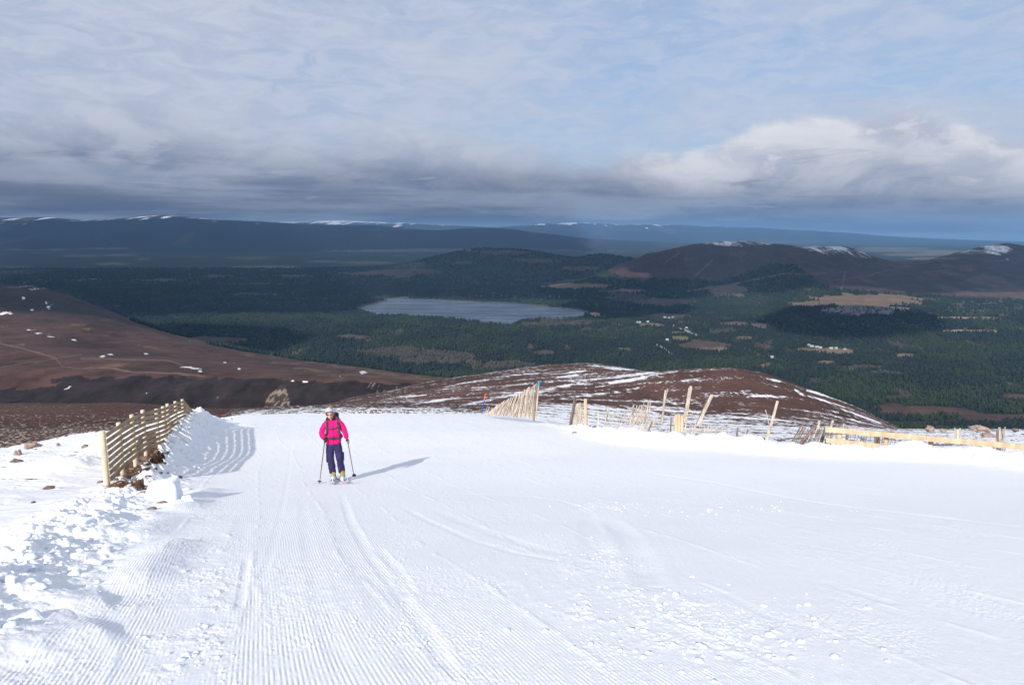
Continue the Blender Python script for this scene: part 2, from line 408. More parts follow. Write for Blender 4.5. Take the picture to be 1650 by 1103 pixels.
# ------------------------------------------------------------------ terrain: relief, cover and colour, all functions of world x, y
def ppts(*p): return np.array(p, float)
def pline_d(px, py, pts):
    d, s, t = polydist(px, py, pts); return d, t
LAKE_PX = [(578,496),(590,491),(606,488),(622,484),(619,481),(634,480),(652,478),(655,481),(700,482),(760,485),(820,488),(880,493),(925,497),(946,502),(944,508),(925,512),(895,514),(868,513),(846,515),(832,518),(824,524),(806,522),(785,519),(760,516),(735,514),(705,511),(670,510),(655,508),(630,508),(606,507),(598,503),(583,501)]
def on_plane(px, py, z):
    u, w = uw(px, py); y = z / float(w); return (float(u) * y, y)
LAKE = [on_plane(a, b, FLOOR) for a, b in LAKE_PX]
PATCH = [  # centre, radii in the photo; own colour of the ground there
 (930,461,58,4.5,'tan'),(1010,468,26,2.5,'tan'),(1172,468,36,9,'cut'),(1395,485,100,12,'tan'),(1300,491,34,4,'tan'),(1395,500,78,7,'grey'),(1180,521,26,4,'cut'),(1225,524,18,3,'cut'),
 (1590,497,70,14,'scrub'),(1560,533,60,2,'path'),(1555,512,50,2,'path'),(1325,583,14,3,'tan'),(1290,563,16,3.5,'tan'),(1335,565,42,4,'tan'),(1195,544,16,2.5,'tan'),(1130,556,44,6,'brown'),(1150,562,30,3,'tan'),(1095,545,18,4,'olive'),(1094,536,9,2.5,'tan'),
 (1231,588,9,4,'tan'),(1380,591,40,3,'brown'),(1457,572,14,3,'tan'),(1375,595,12,2,'tan'),(960,506,12,3,'sand'),(1045,523,22,3,'tan'),(1075,509,36,4,'brown'),(1100,520,10,3,'brown'),
 (650,437,58,4,'brown'),(600,441,60,3,'brown'),(645,444,25,4,'brown'),(570,543,28,3.5,'brown'),(350,548,50,6,'brown'),(880,568,18,4,'brown'),(1000,562,12,3,'olive'),(700,576,70,12,'birch'),(640,566,60,8,'birch'),(800,588,60,8,'birch'),(880,520,40,6,'birch'),(930,519,30,5,'birch'),
 (1490,662,80,8,'moor'),(1600,672,90,7,'moor'),(1430,655,40,5,'moor'),(1540,683,110,5,'moor'),(1640,640,40,5,'moor'),(1450,640,24,3,'moor'),(1510,672,34,3.5,'wood'),(1600,662,34,3,'wood'),(1590,685,60,3,'wood'),
 (1010,480,40,7,'birch'),(1070,487,50,6,'brown'),(985,470,24,2,'brown'),(430,430,60,2.2,'field'),(130,412,36,2,'field'),(195,411,28,2,'field'),(25,430,26,3,'brown'),(180,425,30,2,'field'),(230,417,10,2,'field'),(400,415,34,2.5,'olive'),(590,423,40,2.5,'olive'),(520,421,30,1.6,'field'),(480,445,30,2,'brown'),(350,445,30,2,'brown'),(420,458,50,1.6,'brown'),(250,451,40,1.6,'brown'),(270,452,30,2,'brown'),(410,474,40,2,'brown'),(190,400,60,1.5,'field'),(60,402,60,1.8,'field'),
 (640,404,120,2,'field'),(900,403,30,1.5,'field'),(700,402,60,1.5,'field'),(1120,381,60,1.5,'field'),(1250,390,40,1.2,'field'),(1440,400,60,2,'field'),(1480,410,60,2.5,'field'),(1540,407,60,2,'field'),(1450,404,120,1.5,'field'),(1500,417,40,2,'tan'),(1040,378,40,1.5,'tan'),(860,420,40,3,'brown'),(810,407,40,3,'brown'),(940,433,26,4,'brown'),(750,424,26,2,'brown')]
ALB = dict(tan=(.18,.125,.082), cut=(.125,.092,.077), grey=(.17,.145,.15), scrub=(.10,.085,.05), path=(.30,.20,.13), brown=(.082,.056,.042), olive=(.14,.13,.06), sand=(.36,.24,.16), moor=(.085,.047,.035),
           birch=(.062,.056,.045), field=(.15,.14,.10), wood=(.03,.042,.022))
MOORC = np.array((.098,.056,.045)); FORC = np.array((.022,.034,.022)); HILLC = np.array((.058,.036,.036))
def zone(x, y, z):
    """returns colour (N,3), snow (N), forest (N), relief (N) for ground beyond the crest"""
    px, py = proj(x, y, z)
    N = len(x); colr = np.empty((N, 3)); 
    l1 = fbm(x / 900, y / 1800, 3, 4); l2 = fbm(x / 140, y / 260, 9, 4); l3 = fbm(x / 28, y / 60, 12, 3)
    hab = z - FLOOR                                   # height above the valley floor
    l4 = fbm(x / 75, y / 170, 14, 4); wpx = 22 * l2 + 10 * l4; wpy = 3.2 * l2 + 2.2 * l4
    jx, jy = px + 10 * l2 + 5 * l3, py + 3.5 * l2 + 2.0 * l3
    # forest
    bl = np.interp(jx, [-400,-200,60,150,200,260,300,340,400,480,560,640,700,760,800], [430,440,470,492,514,534,545,556,566,580,589,599,606,613,640])
    moor_side = (jy > bl) & (y < 2550) & (jx < 800)
    tl = np.interp(jx, [900,960,1000,1040,1090,1160,1200,1240,1280,1300,1330,1400,1480,1560,1650,1900], [300,428,446,452,449,453,440,428,428,440,462,470,474,480,483,480])
    hill_top = (jy < tl) & (y > 4200) & (y < 7400) & (px > 905)
    forest = (y > 1150) & ~moor_side & ~hill_top
    forest &= ~((y < 1500) & (px < 900)) & ~((y < 2750) & (px < 210))
    far = y > 12500
    f = forest.astype(float)
    # base colours
    base = np.where(forest[:, None], FORC * (1 + .5 * np.clip(l1, -1, 1))[:, None], MOORC)
    fa = forest & (l1 + .6 * l2 > .30); base = np.where(fa[:, None], np.array((.034,.045,.022)), base)
    fb = forest & (l2 + .5 * fbm(x / 400, y / 500, 44, 3) > .42) & (y > 1500) & (y < 4300); base = np.where(fb[:, None], np.array(ALB['birch']), base)
    base = np.where(hill_top[:, None], HILLC * (1 + .35 * l2 + .3 * l3)[:, None], base)
    mfar = hill_top & (l2 + .8 * l1 > .42); base = np.where(mfar[:, None], np.array((.10,.062,.05)), base)
    ml = (y < 2550) & ~forest
    t = np.clip(.5 + .8 * l2 + .5 * l3, 0, 1)[:, None]
    base = np.where(ml[:, None], MOORC * np.where(y > 850, .92, 1.)[:, None] * np.array((1.06, .97, .95)) * (.5 + .75 * t) , base)
    gold = ml & (y > 1100) & (fbm(x / 60, y / 200, 31, 4) + .35 * sstep(400, 600, px) * sstep(640, 600, py) > .40)
    base = np.where(gold[:, None], np.array((.15,.095,.05)), base)
    # ravine wall: its shade is put into a near-black ground colour
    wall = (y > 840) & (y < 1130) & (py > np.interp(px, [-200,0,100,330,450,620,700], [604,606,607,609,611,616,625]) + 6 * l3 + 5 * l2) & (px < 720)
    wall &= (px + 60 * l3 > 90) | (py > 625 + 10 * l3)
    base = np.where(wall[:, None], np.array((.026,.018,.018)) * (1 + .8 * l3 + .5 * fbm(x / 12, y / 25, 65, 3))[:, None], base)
    scar = inpoly(px + 3 * l3 + 4 * fbm(x / 5, y / 10, 63, 3), py + 3 * fbm(x / 6, y / 12, 62, 3), [(414,668),(426,650),(433,636),(442,629),(453,621),(459,623),(464,634),(467,668)]) & wall
    sc2 = fbm(x / 7, y / 18, 61, 4)
    base = np.where((scar & (sc2 > -.02 + .35 * sstep(636, 655, py) * sstep(436, 446, px) * sstep(462, 454, px)))[:, None], np.array((.19,.145,.115)) * (1 + .9 * sc2)[:, None], np.where(scar[:, None], np.array((.05,.036,.028)), base))
    s2 = wall & inpoly(px + 3 * l3, py, [(585,608),(600,606),(612,622),(624,630),(610,640),(592,636)]) & (fbm(x / 6, z / 20, 71, 3) > .12)
    base = np.where(s2[:, None], np.array((.19,.15,.13)), base)
    # high tops of the left hill are darker
    lh = ml & (y > 1550) & (py < bl + 6) ; kd = (ml * sstep(1600, 1850, y + 200 * l2) * sstep(545, 505, jy) * sstep(240, 130, jx))[:, None]; base = base * (1 - kd) + kd * np.array((.044,.031,.032))
    # patches
    for cx_, cy_, rx, ry, k in PATCH:
        yy0 = 700 if k in ('moor', 'wood') else 1250
        m = (((px + wpx - cx_) / rx) ** 2 + ((py + wpy * min(1.6, ry / 4.) - cy_) / ry) ** 2 + .9 * l4 < 1) & (y > yy0)
        if cy_ > 455: m &= ~hill_top | (k in ('tan', 'brown', 'cut'))
        if k == 'scrub': m &= fbm(x / 30, y / 90, 81, 3) > .0
        c = np.array(ALB[k]); base = np.where(m[:, None], c * (1 + .35 * l3 + .25 * l2)[:, None], base)
        if k != 'wood' and k != 'birch': f = np.where(m, 0 if k != 'grey' else .25, f)
        else: f = np.where(m & (y > 1200), 1., f)
    # random far fields and clearings
    q = fbm(x / 520, y / 900, 91, 3); m = (q > .52) & (y > 5200) & (y < 20000) & (hab < 40); base = np.where(m[:, None], np.array((.13,.11,.075)), base); f = np.where(m, 0, f)
    q = fbm(x / 120, y / 400, 95, 4); m = (q > .50) & (y > 1700) & (y < 5000) & forest & (px > 560); base = np.where(m[:, None], np.array((.09,.065,.045)), base); f = np.where(m, 0, f)
    # roads and hill paths
    for pts, wd, c in (([(1085,524),(1094,529),(1108,533),(1114,537),(1122,539)],1.4,(.3,.28,.28)), ([(1058,555),(1068,560),(1082,570)],1.2,(.28,.25,.24)), ([(0,553),(40,562),(90,577),(101,590),(150,593),(240,600),(330,604)],1.1,(.17,.105,.08)),
                       ([(130,577),(200,579),(270,580),(300,590)],1.,(.16,.11,.08)), ([(0,592),(60,582),(130,571)],.8,(.14,.09,.07)), ([(1300,468),(1345,452),(1400,444),(1450,432)],.8,(.10,.07,.06)), ([(1070,425),(1095,408)],1.2,(.12,.08,.07)), ([(1120,445),(1148,420)],1.2,(.13,.085,.07)),([(1356,465),(1360,450),(1362,436)],1.4,(.13,.085,.07)),([(1105,470),(1180,458),(1260,443),(1330,441)],1.3,(.14,.08,.055))):
        d, _ = pline_d(px, py, pts); m = (d < wd) & (y > 900); base = np.where(m[:, None], np.array(c), base); f = np.where(m, 0, f)
    # mountains at the back
    hm = far & (hab > 90 + 120 * l1); base = np.where(hm[:, None], np.array((.026,.032,.042)) * (1 + .5 * l2)[:, None], base)
    m = far & (fbm(x / 1500, y / 3000, 23, 3) > .36); base = np.where(m[:, None], np.array((.075,.065,.055)), base)
    # ---------------- snow cover
    s = np.zeros(N)
    st = fbm((x * .8 + y * .25) / 34, (y * .8 - x * .25) / 6.5, 51, 5)      # drifts lying across the mound
    s5 = fbm(x / 3.2, y / 9, 55, 4)
    near = y < 640
    s = np.where(near, .25 + .60 * st + .28 * s5, s)
    s = np.where(near & (px > 1130) & (y > 170) & (px < 1300), s - .10, s)
    s = np.where(near & (px < 430) & (y > 75), .20 + .10 * s5 + .16 * st, s)
    kf = near * sstep(185, 120, y) * sstep(770, 900, px + 60 * st); s = s * (1 - kf) + kf * (.60 + .55 * st + .3 * s5)
    fr = sstep(135, 60, y) * sstep(800, 700, px) * sstep(345, 400, px); s = np.maximum(s, fr * (.56 + .18 * s5))
    fr2 = sstep(75, 48, y) * sstep(360, 320, px); s = np.maximum(s, fr2 * (.44 + .2 * s5))
    j = 1.6 * s5 + 1.5 * l3
    for pts, wd in (([(740,654),(800,641),(863,629),(950,614),(1000,606),(1062,598)],2.6), ([(960,623),(1000,615),(1050,604),(1090,598)],2.2), ([(897,608),(920,601),(945,597)],2.2), ([(948,587),(985,594),(1020,597)],1.6),
                    ([(610,645),(650,639),(690,636)],1.6), ([(660,652),(700,646),(740,640)],1.4), ([(780,612),(830,604),(870,599)],1.), ([(870,646),(920,640),(990,632),(1040,622)],2.0), ([(865,655),(930,654),(1000,664),(1060,668)],6.), ([(700,628),(760,622),(800,618)],1.2),
                    ([(1139,668),(1190,666),(1240,672),(1300,686)],4.5), ([(1197,640),(1232,637),(1273,639),(1300,644)],1.4), ([(1281,627),(1298,639),(1328,645),(1352,655),(1385,668),(1420,682)],2.6), ([(1300,629),(1340,639),(1380,652),(1420,672),(1450,689)],2.6),
                    ([(1225,609),(1258,615)],1.2), ([(1040,655),(1080,661),(1140,664)],3.), ([(1195,629),(1212,628)],1.5), ([(1320,660),(1350,664)],3.)):
        d, tq = pline_d(px, py, pts); s = np.where(near & (y > 60), np.maximum(s, .62 - .25 * np.abs(d + j) / (wd * (.25 + np.sqrt(np.sin(np.pi * np.clip(tq, .01, .99))))) + .75 * st + .55 * s5 + .3 * l3), s)
    for a, b_, r1, r2 in ((38,482,3,2),(75,487,3,2.5),(83,490,4,2),(78,495,3,3),(52,500,3,1),(48,533,9,1.3),(62,538,7,1.6),(84,543,10,1),(120,548,6,1.2),(165,574,5,2),(178,571,6,1.3),(235,569,4,1.6),(300,591,12,1.),(313,594,12,1.5),(322,598,5,2),(492,613,6,2.4),(472,614,3,1.5),(385,594,3,1.5),(362,584,3,1),(30,462,28,1.5),(60,466,22,1.3),(8,504,12,2),(585,600,6,1)):
        m = ((px - a) / r1) ** 2 + ((py + 1.2 * l3 - b_) / r2) ** 2; s = np.where((y > 850) & (y < 2500) & (m < 2.), np.maximum(s, (.70 if b_ > 468 else .42) - .40 * m + .7 * fbm(x / 6, y / 15, 99, 3) + .3 * l3), s)
    s = np.where((y > 850) & (y < 2500) & (px < 640) & (l3 + .5 * l2 > .34), np.maximum(s, .8 * fbm(x / 9, y / 26, 97, 3) - .02), s)
    # caps of the right-hand hills and the far range
    cap = (y > 5300) & (y < 6900); sn = fbm(x / 60, y / 260, 101, 4)
    for a, b_, r1, r2, k in ((1190,392,80,5,.35),(1330,399,48,8,.35),(1360,408,40,5,.2),(1395,413,30,4,.1),(1605,402,26,10,.42),(1612,425,22,8,.25),(1560,405,30,4,.1)):
        m = ((px - a) / r1) ** 2 + ((py - b_) / r2) ** 2; s = np.where(cap, np.maximum(s, k * sstep(1.3, .2, m) + .15 * (m < 1.3) + .55 * sn * (m < 1.3)), s)
    wt = far & (y > 18000); sm = fbm(x / 420, y / 2600, 111, 4)
    s = np.where(wt, np.maximum(s, (hab - 745) / 420. + 1.3 * sm + .3 * fbm(x / 90, y / 700, 113, 3) - .05), s)
    s = np.where(far & (y > 30000), np.maximum(s, (hab - 760) / 300. + .8 * sm), s)
    # relief
    r = np.zeros(N)
    r += sstep(150, 300, y) * sstep(900, 500, y) * 1.0 * fbm(x / 30, y / 40, 201, 4)
    r += sstep(44, 60, y) * sstep(900, 300, y) * .16 * fbm(x / 1.3, y / 2.2, 203, 3)
    r += sstep(700, 900, y) * sstep(1300, 1050, y) * (px < 760) * (5 * fbm(x / 60, y / 90, 205, 4))
    r += sstep(1200, 1700, y) * sstep(3100, 2500, y) * (8 * fbm(x / 150, y / 200, 207, 5) + 1.6 * fbm(x / 22, y / 50, 208, 3)) * np.clip(hab / 60, .25, 1)
    r += sstep(3000, 4500, y) * sstep(9500, 8000, y) * 26 * (np.abs(fbm(x / 420, y / 700, 209, 5)) * -1.6 + .35) * np.clip((hab - 15) / 160, 0, 1)
    r += sstep(15000, 18000, y) * 60 * fbm(x / 2200, y / 3200, 211, 5) * np.clip((hab - 60) / 300, 0, 1)
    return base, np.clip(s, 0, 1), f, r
lakeP = np.array(LAKE); lb = (lakeP[:, 0].min() - 60, lakeP[:, 0].max() + 60, lakeP[:, 1].min() - 90, lakeP[:, 1].max() + 120)
def full(x, y):
    z = Hm(x, y)
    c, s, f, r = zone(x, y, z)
    z2 = z + r
    near = (x > lb[0] - 300) & (x < lb[1] + 300) & (y > lb[2] - 300) & (y < lb[3] + 300)
    if near.any():
        xn, yn = x[near], y[near]; d, _, _ = polydist(xn, yn, LAKE + [LAKE[0]]); ins = inpoly(xn, yn, LAKE)
        k = sstep(320, 40, d); k = np.where(ins, 1, k)
        zz = z2[near] * (1 - k) + (FLOOR + 2.2) * k
        zz = np.where(ins, FLOOR - 6 * sstep(0, 60, d), np.minimum(zz, FLOOR + .3 + d * .06 + 400 * (1 - k)))
        z2[near] = zz
        f[near] = np.where(ins | (d < 9), 0, f[near])
        cc = c[near]; cc[(~ins) & (d < 13)] = (.16, .12, .09); c[near] = cc
    return z2, c, s, f
def sheet(name, mat, y0, y1, nr, nc, um):
    ys = np.exp(np.linspace(math.log(y0), math.log(y1), nr)); us = np.linspace(-um, um, nc)
    Yg, Ug = np.meshgrid(ys, us, indexing='ij'); x = (Ug * Yg).ravel(); y = Yg.ravel()
    out = [full(x[i:i + 300000], y[i:i + 300000]) for i in range(0, len(x), 300000)]
    z = np.concatenate([o[0] for o in out]); c = np.concatenate([o[1] for o in out]); s = np.concatenate([o[2] for o in out])
    if y0 < 100: z = z - .25 * sstep(60, y0, y)
    o = mesh_np(name, np.stack([x, y, z], 1), grid_faces(nr, nc), mat, {'Col': ('FLOAT_COLOR', c), 'Snow': ('FLOAT', s)})
    return tag(o, kind='structure')
Q = 1.0
m_moor = terrain_mat('moor_ground', .9, .14, .25, bumpd=.12)
m_valley = terrain_mat('valley_ground', .09, .016, .3, cvar=.6)
m_far = terrain_mat('far_ground', .004, .0011, .3, aniso=(1, .5, 2), cvar=.35)
sheet('moorland_ground', m_moor, 52., 720., int(820 * Q), int(1600 * Q), 1.0)
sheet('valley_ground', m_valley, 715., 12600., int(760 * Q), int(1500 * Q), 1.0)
sheet('mountain_range', m_far, 12500., 46000., int(420 * Q), int(1300 * Q), 1.0)

# ------------------------------------------------------------------ the loch
def build_lake():
    m, nt, b = new_mat('loch_water')
    v = obvec(nt, (.02, .006, .02)); n = noise(nt, v, 1.2, 5)
    lnk(nt, mixc(nt, sms(nt, n, .35, .65), (.024, .045, .080), (.038, .062, .10)), b.inputs['Base Color']); lnk(nt, sms(nt, noise(nt, obvec(nt, (.0022, .012, .02)), 1., 5, .6), .35, .65, .22, .55), b.inputs['Roughness']); b.inputs['Specular IOR Level'].default_value = .3
    bp = nt.nodes.new('ShaderNodeBump'); bp.inputs['Strength'].default_value = .5; bp.inputs['Distance'].default_value = .6
    lnk(nt, noise(nt, obvec(nt, (.12, .06, .1)), 1., 6, .65), bp.inputs['Height']); lnk(nt, bp.outputs[0], b.inputs['Normal'])
    xs = np.linspace(lb[0], lb[1], 40); ys = np.linspace(lb[2], lb[3], 30); Yg, Xg = np.meshgrid(ys, xs, indexing='ij')
    o = mesh_np('lake_water', np.stack([Xg.ravel(), Yg.ravel(), np.full(Xg.size, FLOOR - .6)], 1), grid_faces(30, 40), m)
    tag(o, kind='structure')
build_lake()

# ------------------------------------------------------------------ forest: every tree a small crown mesh, merged as one mass of woodland
HOUSES = [(1303,557,'g'),(1308,559,'w'),(1316,560,'w'),(1322,561,'w'),(1339,562,'w'),(1347,562,'w'),(1361,564,'g'),(1071,512,'w'),(1078,513,'w'),(1027,520,'w'),(1031,520,'w'),(1044,519,'w'),(1075,548,'w'),(1106,529,'w'),(1244,576,'w'),(1084,512,'g')]
HPOS = [ground(a, b_, 1300) for a, b_, _ in HOUSES]
def build_forest():
    rng = np.random.default_rng(5); X, Y, S = [], [], []
    for y0, y1, sp_, sc in ((1160, 2000, 8.5, 1.), (2000, 3000, 10.0, 1.08), (3000, 4200, 13.0, 1.25), (4200, 6200, 19., 1.6), (6200, 9000, 34., 2.3)):
        area = .5 * (y1 ** 2 - y0 ** 2) * 1.64; n = int(area / sp_ ** 2)
        y = np.sqrt(rng.uniform(y0 ** 2, y1 ** 2, n)); x = y * rng.uniform(-.82, .82, n)
        X.append(x); Y.append(y); S.append(np.full(n, sc))
    X = np.concatenate(X); Y = np.concatenate(Y); S = np.concatenate(S)
    Z, C, SN, Fm = full(X, Y)
    thin = fbm(X / 60, Y / 60, 301, 3); stand = fbm(X / 300, Y / 420, 305, 3); gap = fbm(X / 45, Y / 30, 307, 2)
    birch = C[:, 0] > .05
    p = np.where(birch, .38, .92) * sstep(-.9, -.2, thin + .4) * np.where(gap > .38, .35, 1)
    keep = rng.random(len(X)) < Fm * p
    # stragglers spread a little way onto the open ground beside the wood
    for h in HPOS: keep &= ~((np.abs(X - h.x) < 16) & (Y > h.y - 95) & (Y < h.y + 12))
    px, py = proj(X, Y, Z); keep &= (px > -330) & (px < 1980)
    X, Y, Z, S, C, birch, stand = (a[keep] for a in (X, Y, Z, S, C, birch, stand))
    n = len(X); print('trees', n)
    hgt = (7.5 + 8.5 * rng.random(n) ** 1.5 + 3.2 * stand) * np.sqrt(S) * np.where(birch, .75, 1.)
    wid = (2.5 + 1.5 * rng.random(n)) * S * np.where(stand > .1, .82, 1.12)
    k = 5; an = np.arange(k) * 2 * np.pi / k
    # rings: skirt (r 1, z .22), shoulder (r .72, z .58), tip
    V = np.zeros((n, 2 * k + 2, 3)); rot = rng.random(n) * 6.28
    for i in range(k):
        for q, (rr, zz) in enumerate(((1., .2), (.74, .6))):
            jr = rr * (.75 + .5 * rng.random(n)) * wid; a = an[i] + rot + q * .6
            V[:, q * k + i, 0] = X + np.cos(a) * jr; V[:, q * k + i, 1] = Y + np.sin(a) * jr; V[:, q * k + i, 2] = Z + hgt * (zz + .12 * (rng.random(n) - .5))
    V[:, 2 * k, 0] = X + rng.normal(0, .4, n); V[:, 2 * k, 1] = Y; V[:, 2 * k, 2] = Z + hgt
    V[:, 2 * k + 1, 0] = X; V[:, 2 * k + 1, 1] = Y; V[:, 2 * k + 1, 2] = Z - .5
    T = []
    for i in range(k):
        j = (i + 1) % k; T += [(i, j, k + j), (i, k + j, k + i), (k + i, k + j, 2 * k), (2 * k + 1, j, i)]
    T = np.array(T); Fq = (T[None] + (np.arange(n) * (2 * k + 2))[:, None, None]).reshape(-1, 3)
    g = rng.random((n, 1)); base = np.where(birch[:, None], np.array((.066, .056, .048)) * (.7 + .7 * g), np.array((.018, .027, .025)) * (.72 + .56 * g))
    base = np.where((~birch & (stand > .12))[:, None], np.array((.028, .041, .024)) * (.7 + .6 * g), base)
    base = np.where((~birch & (stand < -.25))[:, None], np.array((.015, .023, .022)) * (.75 + .5 * g), base)
    Cv = np.repeat(base[:, None, :], 2 * k + 2, 1)
    m, nt, b = new_mat('pine_foliage'); a = nt.nodes.new('ShaderNodeAttribute'); a.attribute_name = 'Col'
    v = obvec(nt); nn = noise(nt, v, .6, 3); sc = nt.nodes.new('ShaderNodeVectorMath'); sc.operation = 'SCALE'; lnk(nt, a.outputs['Color'], sc.inputs[0]); lnk(nt, mth(nt, 'MULTIPLY_ADD', nn, 1.2, .4), sc.inputs['Scale'])
    lnk(nt, sc.outputs[0], b.inputs['Base Color']); b.inputs['Roughness'].default_value = .9; b.inputs['Specular IOR Level'].default_value = .1
    o = mesh_np('pine_forest', V.reshape(-1, 3), Fq, m, {'Col': ('FLOAT_COLOR', Cv.reshape(-1, 3))}, n=3)
    tag(o, 'dark green pine forest covering the valley floor around the loch', 'forest', kind='stuff')
build_forest()

# ------------------------------------------------------------------ the ski slope: groomed snow, banks, tracks, crumbs
Pg = lambda *p: [tuple(ground(a, b)[:2]) for a, b in p]
GD = (-.375, 1.0); GN = math.hypot(*GD)              # grooming direction on the ground
BANK = Pg((372,677),(350,684),(338,696),(327,715),(310,742),(292,765),(262,795),(225,822),(190,850),(150,885),(105,925),(60,965),(5,1005),(-80,1060),(-200,1140))
BERM = Pg((872,680),(890,686),(930,692),(960,699),(1000,706),(1050,712),(1100,716),(1160,718),(1220,724),(1280,730),(1340,733),(1400,735),(1480,737),(1560,742),(1650,750),(1800,760),(2000,775))
BERMH = [.05,.10,.14,.22,.32,.48,.38,.42,.38,.28,.28,.26,.44,.34,.30,.3,.3]
TONG = [(Pg((190,965),(235,925),(270,885),(293,870)),.09), (Pg((280,830),(312,806),(342,786)),.10), (Pg((85,972),(130,975),(180,968)),.05), (Pg((-30,1085),(60,1045),(120,1030),(200,1014)),.06), (Pg((205,880),(250,850),(285,835)),.07)]
FENCE = Pg((168,792),(200,765),(232,738),(252,728),(275,708),(297,694),(330,688))
TRACKS = [  # line in the photo, half width m, depth m
 ([(531,790),(545,830),(566,880),(600,935),(650,1010),(700,1103),(725,1150)],.12,.022),([(548,790),(566,840),(600,900),(640,950),(690,1020),(735,1103)],.05,.03),
 ([(452,1103),(440,1000),(436,900),(440,800),(455,720)],.22,.012),([(330,1103),(352,1000),(380,900),(395,830)],.08,.014),([(385,985),(398,900)],.03,.03),
 ([(640,812),(700,842),(760,868),(830,890),(905,903)],.05,.022),([(700,818),(740,838),(790,856),(850,876),(915,895)],.08,.022),([(605,880),(640,920),(665,962)],.05,.03),
 ([(955,828),(950,860),(962,880),(962,910)],.11,.055),([(975,828),(1010,860),(1030,890),(1045,925),(1060,955)],.12,.065),([(720,795),(820,797),(900,806),(945,822),(960,850)],.07,.02),
 ([(575,740),(640,770),(720,782),(820,794)],.04,.012),([(640,700),(670,690),(680,680),(668,668)],.25,.03),([(1010,757),(1150,778),(1300,806),(1450,826),(1650,852)],.07,.03),([(990,800),(1150,812),(1300,832),(1480,850),(1650,876)],.2,.012),
 ([(1320,930),(1450,972)],.05,.015),([(1250,760),(1120,800),(1060,850),(1100,920),(1240,990),(1500,1060)],.04,.010),([(700,690),(780,740),(960,790),(1240,840),(1650,900)],.035,.008),([(470,700),(462,780),(440,880),(400,1000),(340,1120)],.035,.008),([(560,1103),(520,980),(497,880),(486,800)],.06,.014)]
TRK = [(Pg(*p), w, d) for p, w, d in TRACKS]
CHURN = [((335,960),(60,150)),((1030,975),(150,40)),((1130,1030),(170,38)),((960,900),(60,30)),((985,815),(60,10)),((300,1060),(70,60))]
def micro(x, y, z0, dense=True):
    px, py = proj(x, y, z0)
    h = np.zeros(x.shape)
    wx = x + .13 * fbm(x / 3., y / 6., 401, 2)
    s = (wx - GD[0] * y)
    # gentle swell, groomer passes
    h += .05 * fbm(x / 5., y / 7., 403, 3) * sstep(2, 8, y)
    db, sb, tb = polydist(x, y, BANK)
    sb_ = db * sb                                     # + on the left of the bank line seen going down the picture
    leftd = -sb_                                      # >0 : outside (left) of the piste
    # which sign is left: tested with a point
    dr, sr, tr = polydist(x, y, BERM); rd = dr * sr
    left = leftd * LSIGN; rgt = rd * RSIGN
    piste = sstep(.1, .7, -left) * sstep(-.2, .5, -rgt)
    churn = np.zeros(x.shape)
    for (a, b), (r1, r2) in CHURN:
        q = ((px - a) / r1) ** 2 + ((py - b) / r2) ** 2; churn = np.maximum(churn, sstep(1.6, .25, q + .5 * fbm(x / .5, y / .8, 405, 3)))
    churn = np.maximum(churn, sstep(-1.3, -.2, left) * sstep(1.2, .2, left) * sstep(.15, .6, .5 + fbm(x / .8, y / 1.4, 409, 3)))
    patch = sstep(-.35, .15, fbm(x / 1.3, y / 2.6, 407, 4) + .25 * fbm(x / .22, y / .3, 408, 2))
    smooth_right = 1 - .35 * sstep(1.0, 6.0, s - 2.2 + .12 * (y - 6)) * sstep(9, 15, y)
    gam = piste * (1 - .85 * churn) * (.35 + .65 * patch) * smooth_right * (1 - .3 * sstep(14, 30, y))
    seg = np.floor(s / 1.1 + .3 * fbm(x / 4, y / 9, 411, 2)); ph = 6.28 * _h(seg, seg * 0 + 3, 412)
    w = s / .031 * 2 * np.pi / GN
    groove = np.sin(w + ph + 1.2 * fbm(x / 1.2, y / 1.2, 413, 2)); brk = sstep(-.35, .25, fbm(x / .08, y / .16, 415, 3))
    h += .0027 * gam * (np.abs(groove + 1) ** .8 - .9) * (.2 + .85 * brk)
    # seams between passes
    sm = np.abs(((s / 1.1 + .3 * fbm(x / 4, y / 9, 411, 2)) % 1) - .5); h += .006 * piste * sstep(.06, 0, .5 - sm) * sstep(-.2, .3, fbm(x / .3, y / .8, 421, 2))
    h += piste * .0045 * fbm(x / .11, y / .20, 423, 4) * (.5 + sstep(-.1, .4, fbm(x / 1.6, y / 2.5, 425, 3))) * sstep(40, 14, y)
    # crumbs of snow everywhere, lumps where it is churned
    dirty = sstep(.0, .5, fbm(x / .9, y / 1.5, 417, 4) + .12)
    h += piste * (.002 + .007 * dirty) * np.maximum(fbm(x / .035, y / .05, 419, 3), -.2) * sstep(30, 10, y)
    cm = sstep(-.35, .45, fbm(x / .35, y / .45, 432, 3)); h += .6 * churn * cm * (.012 * worley(x / .05, y / .055, 431) + .018 * worley(x / .11 + .3 * fbm(x / .1, y / .1, 430, 2), y / .13, 435) * sstep(.0, .5, fbm(x / .25, y / .3, 438, 2)) + .020 * fbm(x / .12, y / .15, 433, 3) + .014 * np.abs(fbm(x / .045, y / .055, 434, 3)))
    # tracks
    for pts, wd, dp in TRK:
        d, sd, tt_ = polydist(x, y, pts); e = sstep(2.0, .3, d / wd) * sstep(0, .12, tt_) * sstep(1, .9, tt_) * (.7 + .5 * fbm(x / .6, y / 1.2, 436, 2))
        h += -dp * .40 * e + dp * .05 * sstep(0, .2, tt_) * sstep(1, .8, tt_) * sstep(.7, 0, np.abs(d / wd - 1.9)) * (.5 + .5 * fbm(x / .1, y / .15, 437, 2))
    # left bank
    bw = .95 + .35 * fbm(y / 1.3, y * 0 + .4, 441, 2)
